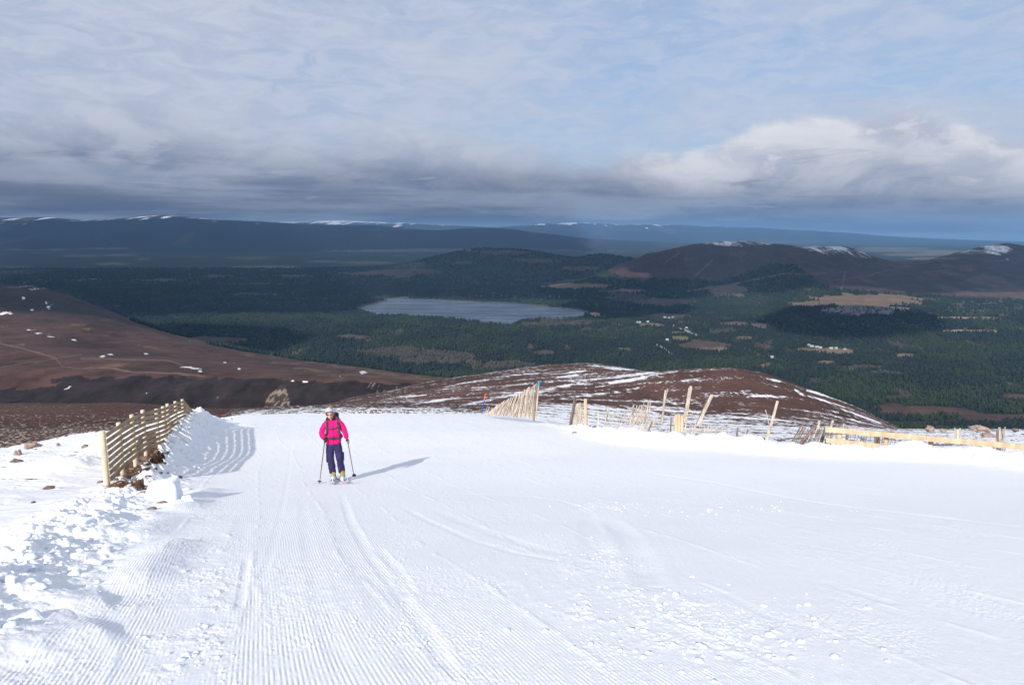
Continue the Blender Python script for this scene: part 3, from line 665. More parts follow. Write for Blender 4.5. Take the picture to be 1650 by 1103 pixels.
    up = np.exp(-((left - .75) / bw) ** 2); bh = (.07 + .16 * np.clip(fbm(x / 1.1, y / 1.1, 443, 3) + .3, 0, 1.2)) * sstep(46, 34, y)
    h += up * bh * (1 + .6 * sstep(19, 24, y))
    pl = sstep(-.05, .55, left + .3 * fbm(x / .6, y / .6, 479, 3)) * sstep(4.2, 2.6, left) * sstep(16.5, 21, y) * sstep(44, 36, y); h += pl * (.17 + .13 * worley(x / .4, y / .45, 481) + .06 * worley(x / .17, y / .19, 482) + .07 * fbm(x / .2, y / .25, 483, 3))
    zone_l = np.exp(-((left - .5) / .66) ** 2) * sstep(46, 34, y)
    big = worley(x / .46, y / .52, 445); mid = worley(x / .19, y / .21, 447); sml = worley(x / .085, y / .09, 449)
    qx, qy = x + .12 * fbm(x / .3, y / .3, 452, 2), y + .12 * fbm(x / .3, y / .3, 454, 2); big = worley(qx / .42, qy / .46, 445); mid = worley(qx / .17, qy / .19, 447)
    h += zone_l * (.11 * big + .12 * fbm(x / .5, y / .5, 450, 4) + .06 * mid + .02 * sml + .035 * fbm(x / .09, y / .09, 451, 3))
    # undisturbed snow outside the bank: soft drifts and footprints
    out = sstep(1.2, 2.6, left)
    h += out * (.10 * fbm(x / 2.4, y / 1.6, 453, 3) + .035 * np.abs(fbm(x / .7, y / .3, 455, 3)) + .05 * sstep(.2, .6, fbm(x / .5, y / .7, 457, 2)) * fbm(x / .16, y / .16, 459, 2))
    h += out * .35 * np.exp(-(((x - DR[0]) / 1.3) ** 2 + ((y - DR[1]) / 1.1) ** 2))
    for pts, hh in TONG:
        d, sd, tt_ = polydist(x, y, pts); h += hh * np.exp(-(d / .30) ** 2) * sstep(0, .25, tt_) * sstep(1, .8, tt_)
    df, _, tf = polydist(x, y, FENCE); fm = np.exp(-(df / .8) ** 2) * sstep(.05, .5, tf); h += fm * (.22 + .10 * fbm(x / .4, y / .4, 471, 3) + .06 * worley(x / .3, y / .33, 473)) + np.exp(-(df / 1.9) ** 2) * sstep(.3, .7, tf) * (.09 * worley(x / .36, y / .4, 475) + .05 * fbm(x / .15, y / .2, 477, 3))
    # right berm
    bh = np.interp(tr * (len(BERM) - 1), np.arange(len(BERM)), BERMH)
    prf = np.where(rgt < 0, np.exp(-(rgt / .95) ** 2), np.exp(-(rgt / .6) ** 2))
    var = .8 + .55 * fbm(x / .9, y / .9, 461, 3)
    h += bh * prf * var + prf * sstep(.05, .2, bh) * (.15 * worley(x / .42, y / .42, 463) + .05 * worley(x / .17, y / .17, 464) + .03 * fbm(x / .1, y / .12, 465, 3))
    h += sstep(.3, 1.5, rgt) * (.10 * fbm(x / 1.4, y / 1.6, 467, 3))
    h += sstep(10, 40, y) * .02 * fbm(x / .5, y / .9, 469, 3)
    return h, left, rgt, px, py
LSIGN = RSIGN = 1.
DR = ground(100, 760)
def _signs():
    global LSIGN, RSIGN
    a = ground(100, 800); _, s, _ = polydist(np.array([a.x]), np.array([a.y]), BANK); LSIGN = -float(s[0])
    a = ground(1300, 712); _, s, _ = polydist(np.array([a.x]), np.array([a.y]), BERM); RSIGN = float(s[0])
_signs()
DIRT = [((233,748),(26,13)),((208,768),(24,12)),((196,790),(26,8)),((222,797),(14,5)),((246,735),(14,7)),((275,718),(8,6)),((252,757),(12,6))]
def near_zone(x, y):
    z0 = Hm(x, y); h, left, rgt, px, py = micro(x, y, z0)
    n1 = fbm(x / .9, y / 1.6, 501, 4); n2 = fbm(x / .25, y / .4, 503, 3)
    bd = np.interp(px, [-400,-100,0,40,70,100,130,165,230,300,330,360,400,480,560,620,700,760,820,880], [735,728,722,716,711,704,698,696,691,682,674,672,671,666.5,664,661,664,665,662,660])
    s = .97 + 0 * x
    k = (bd - py) / 7. + .5 * n1
    s = np.where(y > 17, np.where(px < 345, np.clip(.97 - 1.0 * sstep(-.2, .9, k), .28, .97), np.clip(.97 - .6 * sstep(-.1, .8, k), .5, .97)), s)
    # heather and stones showing through behind the right-hand bank
    rr = sstep(.8, 1.6, rgt - 2.5 * sstep(960, 890, px)) * (y > 20) * (px > 870)
    s = np.where(rr > .5, np.clip(.66 + .55 * fbm((x) / 2.6, y / .9, 505, 3) + .30 * n1, .1, .97), s)
    # bare ground below the slatted fence and stones on the left
    for (a, b), (r1, r2) in DIRT:
        q = ((px - a + 8 * n1) / r1) ** 2 + ((py - b + 3 * n2) / r2) ** 2
        s = np.where((left > .1) & (y < 26), np.minimum(s, .97 - 1.0 * sstep(1.25, .55, q + .5 * n2)), s)
    lo = (px < 170) & (y > 14) & (left > 1.5)
    st_ = fbm(x / 1.3, y / .55, 511, 3)
    s = np.where(lo, np.minimum(s, .97 - 1.0 * sstep(.34, .48, st_ + .18 * sstep(770, 720, py) - .12 * (px > 60))), s)
    bare = np.clip(1 - s, 0, 1)
    t = np.clip(.5 + .9 * n2, 0, 1)[:, None]
    c = np.array((.078,.046,.035)) * (.7 + .7 * t)
    c = np.where((n1 > .22)[:, None], np.array((.20,.145,.115)), c)
    h = h + .05 * bare * n2 - .05 * bare
    return z0 + h, c, s
def gz(x, y):
    z, _, _ = near_zone(np.array([float(x)]), np.array([float(y)])); return float(z[0])
def on(px, py, dz=0.):
    g = ground(px, py); return Vector((g.x, g.y, gz(g.x, g.y) + dz))
def build_slope():
    m = terrain_mat('piste_snow', 5.5, 1.4, .18, bumpd=.004)
    ys = [np.linspace(.3, 3.2, 60, endpoint=False)]; y = 3.2; q = []
    while y < 58: q.append(y); y += max(.0075, .0026 * y) if y < 34 else .0045 * y
    ys = np.concatenate(ys + [np.array(q)])
    a = .82; d = np.linspace(-a, a, 2050); e = np.geomspace(.003, .5, 50)
    us = np.concatenate([-a - e[::-1], d, a + e])
    Yg, Ug = np.meshgrid(ys, us, indexing='ij'); x = (Ug * (Yg + .5)).ravel(); y = Yg.ravel()
    out = [near_zone(x[i:i + 250000], y[i:i + 250000]) for i in range(0, len(x), 250000)]
    z = np.concatenate([o[0] for o in out]); c = np.concatenate([o[1] for o in out]); s = np.concatenate([o[2] for o in out])
    z -= 1.2 * sstep(53, 58, y)
    print('slope', len(ys), len(us))
    o = mesh_np('ski_slope_snow', np.stack([x, y, z], 1), grid_faces(len(ys), len(us)), m, {'Col': ('FLOAT_COLOR', c), 'Snow': ('FLOAT', s)})
    tag(o, kind='structure')
    # snowfield behind and beside the viewpoint
    ys = np.linspace(-60, 60, 121); xs = np.concatenate([np.linspace(-140, -12, 60), np.linspace(-10, 10, 40), np.linspace(12, 140, 60)])
    Yg, Xg = np.meshgrid(ys, xs, indexing='ij'); x = Xg.ravel(); y = Yg.ravel()
    z = Hm(x, np.maximum(y, 10.)); z = np.where(y < 10, prof(y), z) - .35 * sstep(-3, 0, y) * 1. - .02
    z = np.where((np.abs(x) > 1.25 * np.maximum(y, 8)), z + .2 * fbm(x / 4, y / 4, 521, 3), z - .3 * sstep(0, 3, y))
    o = mesh_np('snow_field', np.stack([x, y, z], 1), grid_faces(len(ys), len(xs)), m, {'Col': ('FLOAT_COLOR', np.tile((.08,.05,.04), (len(x), 1))), 'Snow': ('FLOAT', np.ones(len(x)))})
    tag(o, kind='structure')
    return m
m_snow = build_slope()

def build_crumbs():
    """loose clods of snow thrown up by the groomer"""
    rng = np.random.default_rng(11); P = []
    def scatter(n, cx, cy, rx, ry, lo, hi, sig=.5):
        for _ in range(n):
            a = cx + rng.normal(0, sig) * rx; b = cy + rng.normal(0, sig) * ry
            if b < 700: continue
            g = ground(a, b); P.append((g.x, g.y, lo + (hi - lo) * rng.random() ** 3))
    for (a, b), (r1, r2) in CHURN: scatter(60, a, b, r1, r2, .004, .022)
    scatter(200, 1080, 990, 260, 70, .004, .024); scatter(180, 700, 980, 260, 80, .003, .014); scatter(60, 1200, 1050, 200, 40, .006, .03); scatter(80, 1150, 820, 260, 14, .006, .022)
    BX = np.array(BANK)
    for _ in range(560):
        i = rng.integers(0, len(BX) - 1); t = rng.random(); p = BX[i] * (1 - t) + BX[i + 1] * t; d = BX[i + 1] - BX[i]; nrm = np.array((d[1], -d[0])) / np.hypot(*d) * 1.
        off = rng.normal(.35, .4); p = p + nrm * off * NB
        if p[1] > 2: P.append((p[0], p[1], .01 + .06 * rng.random() ** 4))
    P = np.array(P); z, _, _ = near_zone(P[:, 0], P[:, 1])
    bm = bmesh.new(); bmesh.ops.create_icosphere(bm, subdivisions=2, radius=1.); v0 = np.array([v.co[:] for v in bm.verts]); f0 = np.array([[v.index for v in f.verts] for f in bm.faces]); bm.free()
    Vs, Fs = [], []
    for i, (x, y, r) in enumerate(P):
        k = 1 + .5 * pn(v0[:, 0] * 1.7 + i * 3.1, v0[:, 1] * 1.7 + v0[:, 2] * 1.3, 7) + .32 * pn(v0[:, 0] * 3.4 + i, v0[:, 2] * 4 + v0[:, 1] * 2, 8)
        q = v0 * k[:, None] * r * np.array((1 + .5 * rng.random(), 1 + .5 * rng.random(), .6)); a = rng.random() * 6.28
        q = np.stack([q[:, 0] * np.cos(a) - q[:, 1] * np.sin(a), q[:, 0] * np.sin(a) + q[:, 1] * np.cos(a), q[:, 2]], 1)
        Vs.append(q + (x, y, z[i] + r * .08)); Fs.append(f0 + i * len(v0))
    m = simple('clod_snow', (.84, .88, .95), .62, .03, 30, bump=.3, spec=.15)
    o = mesh_np('snow_crumbs', np.concatenate(Vs), np.concatenate(Fs), m, n=3)
    tag(o, 'loose white clods of snow scattered over the piste and its left bank', 'snow clods', kind='stuff')
a_ = ground(100, 800); i_ = 8
BX_ = np.array(BANK); d_ = BX_[i_ + 1] - BX_[i_]; n_ = np.array((d_[1], -d_[0])) / np.hypot(*d_)
NB = 1. if np.dot(np.array((a_.x, a_.y)) - BX_[i_], n_) > 0 else -1.
build_crumbs()

# ------------------------------------------------------------------ object materials
m_newwood = simple('new_pine_wood', (.48,.36,.23), .7, c2=(.66,.53,.37), scale=6, bump=.3, stretch=(1, 1, .25))
m_post = simple('round_pine_post', (.56,.46,.33), .75, c2=(.74,.65,.50), scale=9, bump=.3, stretch=(1, 1, .2))
m_rail = simple('weathered_rail', (.24,.175,.11), .8, c2=(.40,.30,.19), scale=7, bump=.3, stretch=(.3, .3, 1))
m_pale = simple('chestnut_pale', (.33,.27,.22), .8, c2=(.62,.54,.46), scale=9, bump=.3, stretch=(1, 1, .3))
m_grey = simple('old_or_shaded_pale', (.13,.095,.075), .85, c2=(.26,.20,.16), scale=9, bump=.3, stretch=(1, 1, .3))  # old grey wood; on the collapsed panel its darkness stands in for shade
m_wire = simple('rusty_wire', (.10,.07,.055), .6, .3, 20, metal=.5)
m_blueband = simple('blue_plastic', (.03,.28,.50), .5, .15); m_poleblue = simple('marker_blue', (.035,.06,.38), .45, .15); m_poleor = simple('marker_orange', (.85,.13,.03), .45, .12)
m_rock = simple('pink_granite', (.26,.18,.15), .9, c2=(.42,.33,.29), scale=3.5, bump=.6)
m_rockd = simple('lichen_granite', (.12,.09,.075), .9, c2=(.26,.20,.17), scale=5, bump=.6)
m_block = simple('packed_snow', (.84,.88,.95), .6, .03, 8, bump=.4, spec=.2)

def leanrod(b, p0, p1, r, n=6, jit=.12, k=.8, bow=.0):
    p0, p1 = Vector(p0), Vector(p1); m = (p0 + p1) / 2 + Vector((random.uniform(-1, 1), random.uniform(-1, 1), 0)) * bow * (p1 - p0).length
    b.rod([p0, m, p1], [r, r * (1 + k) / 2, r * k], n, jit)
    return b
def rel(parent, v): return Vector(v) - parent.location
def child_rod(name, root, p0, p1, r, mat, **kw):
    b = MB(); leanrod(b, rel(root, p0), rel(root, p1), r, **kw); return b.build(name, mat, root)

# ------------------------------------------------------------------ left slatted fence
def left_fence():
    tops = [(164.8,697),(190.7,681),(212,669.5),(229.7,662.8),(251.5,658.6),(262.3,656),(269.5,652.3),(282,647.3),(293.5,644.6)]
    H = 1.24; P = []; TZ = []
    for i, (a, b) in enumerate(tops):
        u, w = map(float, uw(a, b)); Y = (14.4, 16.3, 17.6, 18.9, 20.5, 21.5, 22.7, 24.8, 27.)[i]; P.append((u * Y, Y)); TZ.append(w * Y - H)
    print('fence', P)
    # far run over the brow
    c = P[-1]; e = at(331, 690, 37.); n = 5
    Q = [(c[0] + (e.x - c[0]) * k / n, c[1] + (37. - c[1]) * k / n) for k in range(1, n + 1)]
    root = empty('slat_fence', (P[0][0], P[0][1], gz(*P[0])), 'long new timber fence of eight wavy slats with round posts, left of the groomed run', 'fence')
    A = [Vector((x, y, z)) for (x, y), z in zip(P, TZ)]; ez = float(uw(331, 687)[1]) * 37. - H; B = [A[-1]] + [Vector((x, y, TZ[-1] + (ez - TZ[-1]) * (i + 1) / n)) for i, (x, y) in enumerate(Q)]
    # smooth heights along the run a little
    for L, first in ((A, 1), (B, 0)):
        for i, p in enumerate(L):
            if not first and i == 0: continue
            g = gz(p.x, p.y); b = MB(); r = .062 if i == 0 and first else .052
            leanrod(b, rel(root, (p.x, p.y, g - .25)), rel(root, (p.x, p.y, p.z + H + (.04 if i == 0 and first else random.uniform(-.01, .05)))), r, n=12, jit=.03, k=.96)
            b.build('post', m_post, root)
    for L, side in ((A, 1), (B, 1)):
        for j in range(8):
            b = MB(); zoff = H - .06 - j * (H - .2) / 7.6
            for i in range(len(L) - 1):
                p, q = L[i], L[i + 1]; d = (q - p); nrm = Vector((d.y, -d.x, 0)).normalized() * .066
                ext = d.normalized() * .03
                b.beam(rel(root, p + nrm + Vector((0, 0, zoff)) - ext), rel(root, q + nrm + Vector((0, 0, zoff)) + ext), .024 + .0012 * (i % 2), .090)
            b.build('rail', m_rail, root, smooth=False)
left_fence()

# ------------------------------------------------------------------ right hand side fences
def G3(px, py, Y=None): return at(px, py, Y)
def pale_fence(label, n, b0, b1, t0, t1, Y0, Y1, posts, r=.018, mat=None, jit=1.5, group='broken pale fences behind the snow bank', wires=2, bend=0., skip=0., name='pale_fence'):
    mat = mat or m_pale
    o = at(b0[0], b0[1], Y0); root = empty(name, o, label, 'fence', group); ends = []
    for i in range(n):
        t = (i + .5) / n if n > 1 else .5
        if random.random() < skip: continue
        Y = Y0 + (Y1 - Y0) * t + random.uniform(-.1, .1); j = jit
        bx = b0[0] + (b1[0] - b0[0]) * t + random.uniform(-j, j); by = b0[1] + (b1[1] - b0[1]) * t + random.uniform(1, 4)
        tx = t0[0] + (t1[0] - t0[0]) * t + random.uniform(-j, j) * 1.3; ty = t0[1] + (t1[1] - t0[1]) * t + bend * math.sin(math.pi * t) + random.uniform(-j, j) * 1.2
        p, q = at(bx, by, Y), at(tx, ty, Y + random.uniform(-.15, .25))
        child_rod('pale', root, p, q, r * random.uniform(.8, 1.25), mat, n=5, jit=.2, k=.85, bow=.012); ends.append((p, q))
    for w in range(wires):
        f = .3 + .45 * w; b = MB(); pts = [rel(root, p.lerp(q, f)) for p, q in ends]
        if len(pts) > 2: b.rod(pts, .005, 4); b.build('wire', m_wire, root)
    for (a, c, Y, rr, mt) in posts:
        child_rod('post', root, at(a[0], a[1] + 5, Y), at(c[0], c[1], Y), rr, mt, n=10, jit=.05, k=.93)
    return root
pale_fence('fan of tightly packed leaning pales rising to a tall post with a blue band', 58, (785,665), (858.5,671), (799,654), (864,618.5), 37.5, 35.5,
           [((860.5,672),(865.2,617),35.4,.05,m_grey)], r=.026, jit=1.3)
def banded_post():
    p0, p1 = at(863, 676, 35.2), at(868.6, 614, 35.2); root = empty('banded_post', p0, 'tall pale post with a blue plastic band at its top beside the fan', 'post')
    child_rod('shaft', root, p0, p1, .045, m_pale, n=8, jit=.05, k=.9); child_rod('band', root, p0.lerp(p1, .88), p0.lerp(p1, 1.005), .056, m_blueband, n=10, jit=0., k=1.)
banded_post()
# small collapsed heap left of the fan
pale_fence('low collapsed clump of pales beside the striped marker pole', 9, (780,666), (802,667), (786,655), (803,653), 38, 37.8, [], r=.02, jit=2.5, wires=1)
def marker():
    p0, p1 = at(776.4, 667, 38.6), at(782.3, 633.7, 38.6); root = empty('marker_pole', p0, 'thin piste marker pole, blue below and orange at the top, standing on the brow', 'marker pole')
    child_rod('shaft', root, p0, p0.lerp(p1, .7), .026, m_poleblue, n=8, jit=0., k=1.); child_rod('tip', root, p0.lerp(p1, .7), p1, .029, m_poleor, n=8, jit=0., k=1.)
marker()
pale_fence('short stretch of upright pales between a leaning grey post and a thick new round post', 8, (921,683), (939,684), (930,650), (940,649), 31.8, 31.2,
           [((917.6,683),(926.5,638),31.6,.045,m_grey),((920.5,683),(928.5,641),31.7,.035,m_grey),((944,690),(943.3,642.5),31.,.083,m_newwood)], r=.03, jit=1.6)
def lone_post(label, parts, name='fence_post', cat='post', group='leaning posts of the wrecked fence'):
    root = empty(name, at(parts[0][0][0], parts[0][0][1], parts[0][2]), label, cat, group)
    for (a, c, Y, rr, mt, nm) in parts: child_rod(nm, root, at(a[0], a[1], Y), at(c[0], c[1], Y + random.uniform(-.1, .1)), rr, mt, n=8, jit=.09, k=.85, bow=.01)
lone_post('short round stub of a new post standing between two wrecked pale fences', [((964.4,682),(963.8,661.5),33.,.05,m_post,'shaft')])
pale_fence('row of thin pales all leaning right, with open gaps, right of the thick new post', 15, (967,694), (1040,699), (981,657), (1052,676), 30.2, 28.6, [((1041,697),(1051,679),28.6,.035,m_grey),((971,694),(980,656),30.,.035,m_pale)], r=.020, jit=1.8, wires=2)
pale_fence('dense thin pales standing in a row just left of the forked pale post', 12, (1014,677), (1040,678), (1018,656), (1041,650), 35., 34., [((1040,678),(1045,645.5),34.2,.045,m_pale),((1044,678),(1048.5,646),34.3,.03,m_pale),((1017,678),(1021,652),35.,.045,m_pale)], r=.022, jit=1.2)
pale_fence('few thin sticks slanting steeply right across a snow patch', 5, (1040,690), (1062,680), (1052,668), (1071,664), 33., 33., [], r=.018, jit=2., wires=0)
lone_post('tall forked post of split pales, leftmost of the three tallest bundles', [((1067,679),(1072.5,628),33.,.055,m_pale,'shaft'),((1069,655),(1076,626.5),33.,.03,m_pale,'pale'),((1066,677),(1071,633),33.2,.03,m_pale,'pale')])
lone_post('tallest bundle of pales, upright behind the cluster of cut posts', [((1103,677),(1113,621.6),31.5,.055,m_pale,'shaft'),((1105.5,677),(1114.5,622.5),31.4,.035,m_pale,'pale'),((1101,676),(1110,624),31.6,.03,m_pale,'pale')])
lone_post('bundle of pales leaning far over to the right, rightmost of the three tallest bundles', [((1124,683),(1146.5,635.5),31.,.05,m_pale,'shaft'),((1127,683),(1148.6,637),30.9,.035,m_pale,'pale'),((1122,683),(1143,636),31.1,.028,m_grey,'pale')])
def stump_cluster():
    root = empty('cut_post_cluster', at(1090, 694, 27.6), 'cluster of short thick cut posts and one log lying across, behind the snow bank', 'posts')
    for a, c, r_ in (((1089,695),(1090,667.5),.075),((1094,695),(1094,667),.07),((1098.5,695),(1099.5,669),.06),((1086,695),(1086.5,671),.03),((1104,694),(1106,677),.03)):
        child_rod('post', root, at(*a, 27.6), at(*c, 27.6), r_, m_newwood if r_ > .05 else m_pale, n=10, jit=.06, k=.95)
    child_rod('log', root, at(1099, 672, 28.), at(1116.5, 666, 28.6), .035, m_newwood, n=8)
    child_rod('pale', root, at(1080, 702, 27.4), at(1081.5, 672, 27.4), .03, m_grey, n=6)
stump_cluster()
pale_fence('low row of short pale tips poking out of the snow in front of the mound', 19, (1108,694), (1174,706), (1111,683), (1176,692), 27.6, 26.6, [((1186,704),(1189,688.5),26.8,.035,m_grey),((1201,703),(1205,692.5),27.,.03,m_grey)], r=.021, jit=2.2, wires=2)
lone_post('single round post leaning right with a thin broken stick beside it', [((1234.5,711),(1253,645.5),26.,.058,m_pale,'shaft'),((1239,683),(1233.5,660),26.,.016,m_pale,'stick')])
pale_fence('collapsed panel of thin shade-dark pales and crossing wires, sagging left of the yellow planks', 30, (1272,716), (1336,723), (1291,688), (1345,690), 25.2, 24.6,
           [((1281,719),(1314,687),24.8,.05,m_grey),((1318,721),(1332,690),24.6,.05,m_grey),((1271,715),(1292,684),25.2,.025,m_grey),((1318,690),(1320,677),27.,.05,m_pale),((1337,690),(1342,676.5),27.,.05,m_pale),((1357,690),(1360,682),27.,.05,m_pale)], r=.013, mat=m_grey, jit=2.5, wires=4)  # dark wood colour carries the shade of this turned-away panel
def plank_fence():
    root = empty('plank_fence', at(1330, 705, 23.4), 'new yellow plank fence, two boards high, half buried in the bank at right', 'fence')
    def plank(a, b, Ya, Yb, hpx, nm='plank'):
        p, q = at(*a, Ya), at(*b, Yb); h = hpx * Ya / F; m = MB(); m.beam(rel(root, p), rel(root, q), .045, h, bev=.006); m.build(nm, m_newwood, root, smooth=False)
    plank((1329.7,691.4),(1492.5,705.4),23.4,21.8,8.6); plank((1493,706.),(1652,720.),21.78,20.6,9.); plank((1652.5,720.),(1830,735),20.58,19.4,9.6)
    plank((1331,708.8),(1455,723.),23.4,22.2,8.4); plank((1455.5,723.4),(1650,744),22.18,20.5,9)
    for a, c, r_ in (((1351,722),(1352,690),.10),((1427,728),(1428,700),.075),((1500,734),(1500,707),.075),((1575,742),(1575,714),.07),((1655,752),(1655,721),.07)):
        Y = 23.55 - (a[0] - 1330) / 320 * 2.8; child_rod('post', root, at(*a, Y), at(*c, Y), r_, m_newwood, n=12, jit=.03, k=.98)
plank_fence()
pale_fence('old grey pales and posts seen in the gap between the two yellow boards', 15, (1360,716), (1440,722), (1364,693), (1444,706), 26., 25., [((1410,716),(1411,702),25.6,.05,m_grey),((1416,716),(1416,702),25.6,.05,m_grey),((1364,712),(1366,690),26.,.05,m_grey)], r=.013, mat=m_grey, jit=2.5)
lone_post('pair of white-topped posts with a cut block held between them, behind the long planks', [((1538.6,712),(1538.6,688.5),25.5,.03,m_pale,'shaft'),((1547,712),(1547,689.3),25.5,.03,m_pale,'shaft'),((1543,712),(1543,692),25.6,.055,m_post,'block')])
lone_post('old split grey post with a thin leaning stick, near the right edge', [((1611,732),(1610.5,688),23.8,.045,m_pale,'shaft'),((1607.5,730),(1607,692),23.8,.04,m_grey,'shaft'),((1614,722),(1619.5,687.5),24.,.022,m_pale,'stick'),((1618,722),(1614,690),24.,.018,m_grey,'stick')])
pale_fence('few dark pale tips under the long planks near the right edge', 10, (1560,722), (1620,732), (1563,712), (1623,719), 24., 23.5, [((1565,712),(1565.5,699),25.,.018,m_pale)], r=.018, mat=m_grey, jit=2.)

# ------------------------------------------------------------------ boulders and stones
def rock(px, py, w, h, label, Y=None, mat=None, seed=0, grp='stones showing through the snow', flat=.6, name='rock'):
    g = ground(px, py)
    if Y: q = at(px, py, Y); g = Vector((q.x, Y, q.z))
    z = gz(g.x, g.y) if g.y < 52 else g.z
    if Y: z = g.z
    s = g.y / F; r = w / 2 * s; b = MB()
    b.ball((0, 0, 0), 1, 3, (r, r * .8, max(h * s, r * .25) * .9), .55, 1.5, seed + 1)
    o = b.build(name, mat or m_rock, None, angle=28); o.location = (g.x, g.y, z + h * s * .15); o.rotation_euler = (0, 0, seed * 1.3)
    return tag(o, label, 'rock', grp)
rock(52, 722, 25, 9, 'wide pointed pink boulder, largest on the far left, where snow meets heather', seed=1)
rock(29, 735, 13, 8, 'squarish pink boulder below the pointed one at far left', seed=2)
rock(26, 747, 18, 6, 'flat brown boulder, lowest of the three boulders at far left', seed=3, mat=m_rockd)
rock(94, 719, 8, 4, 'small pale pink stone alone on clean snow right of the pointed boulder', seed=4)
rock(138, 723, 11, 5, 'low brown stone just left of the first fence post', seed=5, mat=m_rockd)
rock(122, 729, 9, 4, 'narrow reddish stone lower left of the stone beside the fence', seed=6)
rock(118, 743, 26, 3, 'long thin dark stone ridge running through open snow left of the fence', seed=7, mat=m_rockd)
rock(79, 788, 20, 4, 'flat grey brown slab lying alone in the open snow at left', seed=8, mat=m_rockd)
rock(54, 813, 9, 3, 'small stone lowest on the open snow at left', seed=9, mat=m_rockd)
rock(8, 757, 14, 3, 'thin brown stone cut by the left edge of the picture', seed=10, mat=m_rockd)
rock(222, 797, 19, 5, 'brown stone slab between the first fence post and the big snow block', seed=11, mat=m_rockd)
rock(206, 780, 24, 6, 'dark brown slab in the bare strip under the slatted fence', seed=12, mat=m_rockd)
rock(1499, 692, 17, 6, 'rounded pale pink boulder, leftmost behind the long planks', 75., seed=13)
rock(1578, 691, 26, 6, 'widest pale boulder on the brow above the long planks', 70., seed=14)
rock(1592, 703, 26, 5, 'low flat boulder nearer than the widest one, at right', 42., seed=15)
rock(1519, 694, 9, 4, 'small stone right of the leftmost pale boulder behind the planks', 72., seed=16)
rock(1637, 693, 10, 3, 'small flat stone on the brow at the right edge', 70., seed=17, mat=m_rockd)
rock(1310, 690, 10, 3, 'small grey stone behind the collapsed dark pales', 40., seed=18, mat=m_rockd)
def small_stones():
    rng = np.random.default_rng(21); P = []
    for _ in range(1500):
        a = rng.uniform(-60, 325); b = rng.uniform(668, 722)
        if b > np.interp(a, [0, 100, 165, 300, 330], [720, 704, 696, 684, 676]): continue
        g = ground(a, b)
        if g.y < 24: continue
        P.append((g.x, g.y, rng.uniform(.02, .07) * (1 + g.y / 90)))
    for _ in range(1100):
        a = rng.uniform(345, 800); b = rng.uniform(653, 666); g = ground(a, b)
        if g.y > 150: continue
        P.append((g.x, g.y, rng.uniform(.03, .08)))
    for _ in range(900):
        a = rng.uniform(915, 1700); b = rng.uniform(690, 716); g = ground(a, b)
        if g.y < 27 or g.y > 160: continue
        P.append((g.x, g.y, rng.uniform(.02, .07)))
    for _ in range(130):
        a, b = rng.normal(225, 26), rng.normal(765, 22); g = ground(a, b); P.append((g.x, g.y, rng.uniform(.02, .07)))
    P = np.array(P); nr = P[:, 1] < 54; z = Hm(P[:, 0], P[:, 1]); z[nr] = near_zone(P[nr, 0], P[nr, 1])[0]
    bm = bmesh.new(); bmesh.ops.create_icosphere(bm, subdivisions=1, radius=1.); v0 = np.array([v.co[:] for v in bm.verts]); f0 = np.array([[v.index for v in f.verts] for f in bm.faces]); bm.free()
    Vs, Fs = [], []
    for i, (x, y, r) in enumerate(P):
        q = v0 * (1 + .45 * (rng.random((len(v0), 1)) - .5)) * r * np.array((1 + rng.random(), 1 + rng.random(), .55)); Vs.append(q + (x, y, z[i] + r * .15)); Fs.append(f0 + i * len(v0))
    o = mesh_np('loose_stones', np.concatenate(Vs), np.concatenate(Fs), m_rockd, n=3, smooth=False)
    tag(o, 'scattered small stones and heather clumps poking through thin snow along the brow', 'stones', kind='stuff')
small_stones()
def twigs():
    """dead heather and grass on the bare strip below the slatted fence"""
    rng = np.random.default_rng(31); Vs, Fs = [], []; P = []
    for (a, b), (r1, r2) in DIRT:
        for _ in range(520): q = ground(a + rng.normal(0, .5) * r1, b + rng.normal(0, .45) * r2); P.append((q.x, q.y))
    P = np.array(P); z, _, s = near_zone(P[:, 0], P[:, 1]); k = 0
    for (x, y), zz, ss in zip(P, z, s):
        if ss > .6: continue
        a = rng.random() * 6.28; h = rng.uniform(.03, .11); l = rng.uniform(-.05, .05, 2); w = .006
        Vs += [(x - w * math.cos(a), y - w * math.sin(a), zz - .01), (x + w * math.cos(a), y + w * math.sin(a), zz - .01), (x + l[0], y + l[1], zz + h)]; Fs.append((k, k + 1, k + 2)); k += 3
    m = simple('dead_heather', (.12,.06,.035), .9, c2=(.26,.15,.08), scale=5)
    o = mesh_np('dry_heather', np.array(Vs), np.array(Fs), m, n=3, smooth=False); tag(o, 'tufts of dry reddish heather on the bare strip below the slatted fence', 'heather', kind='stuff')
twigs()

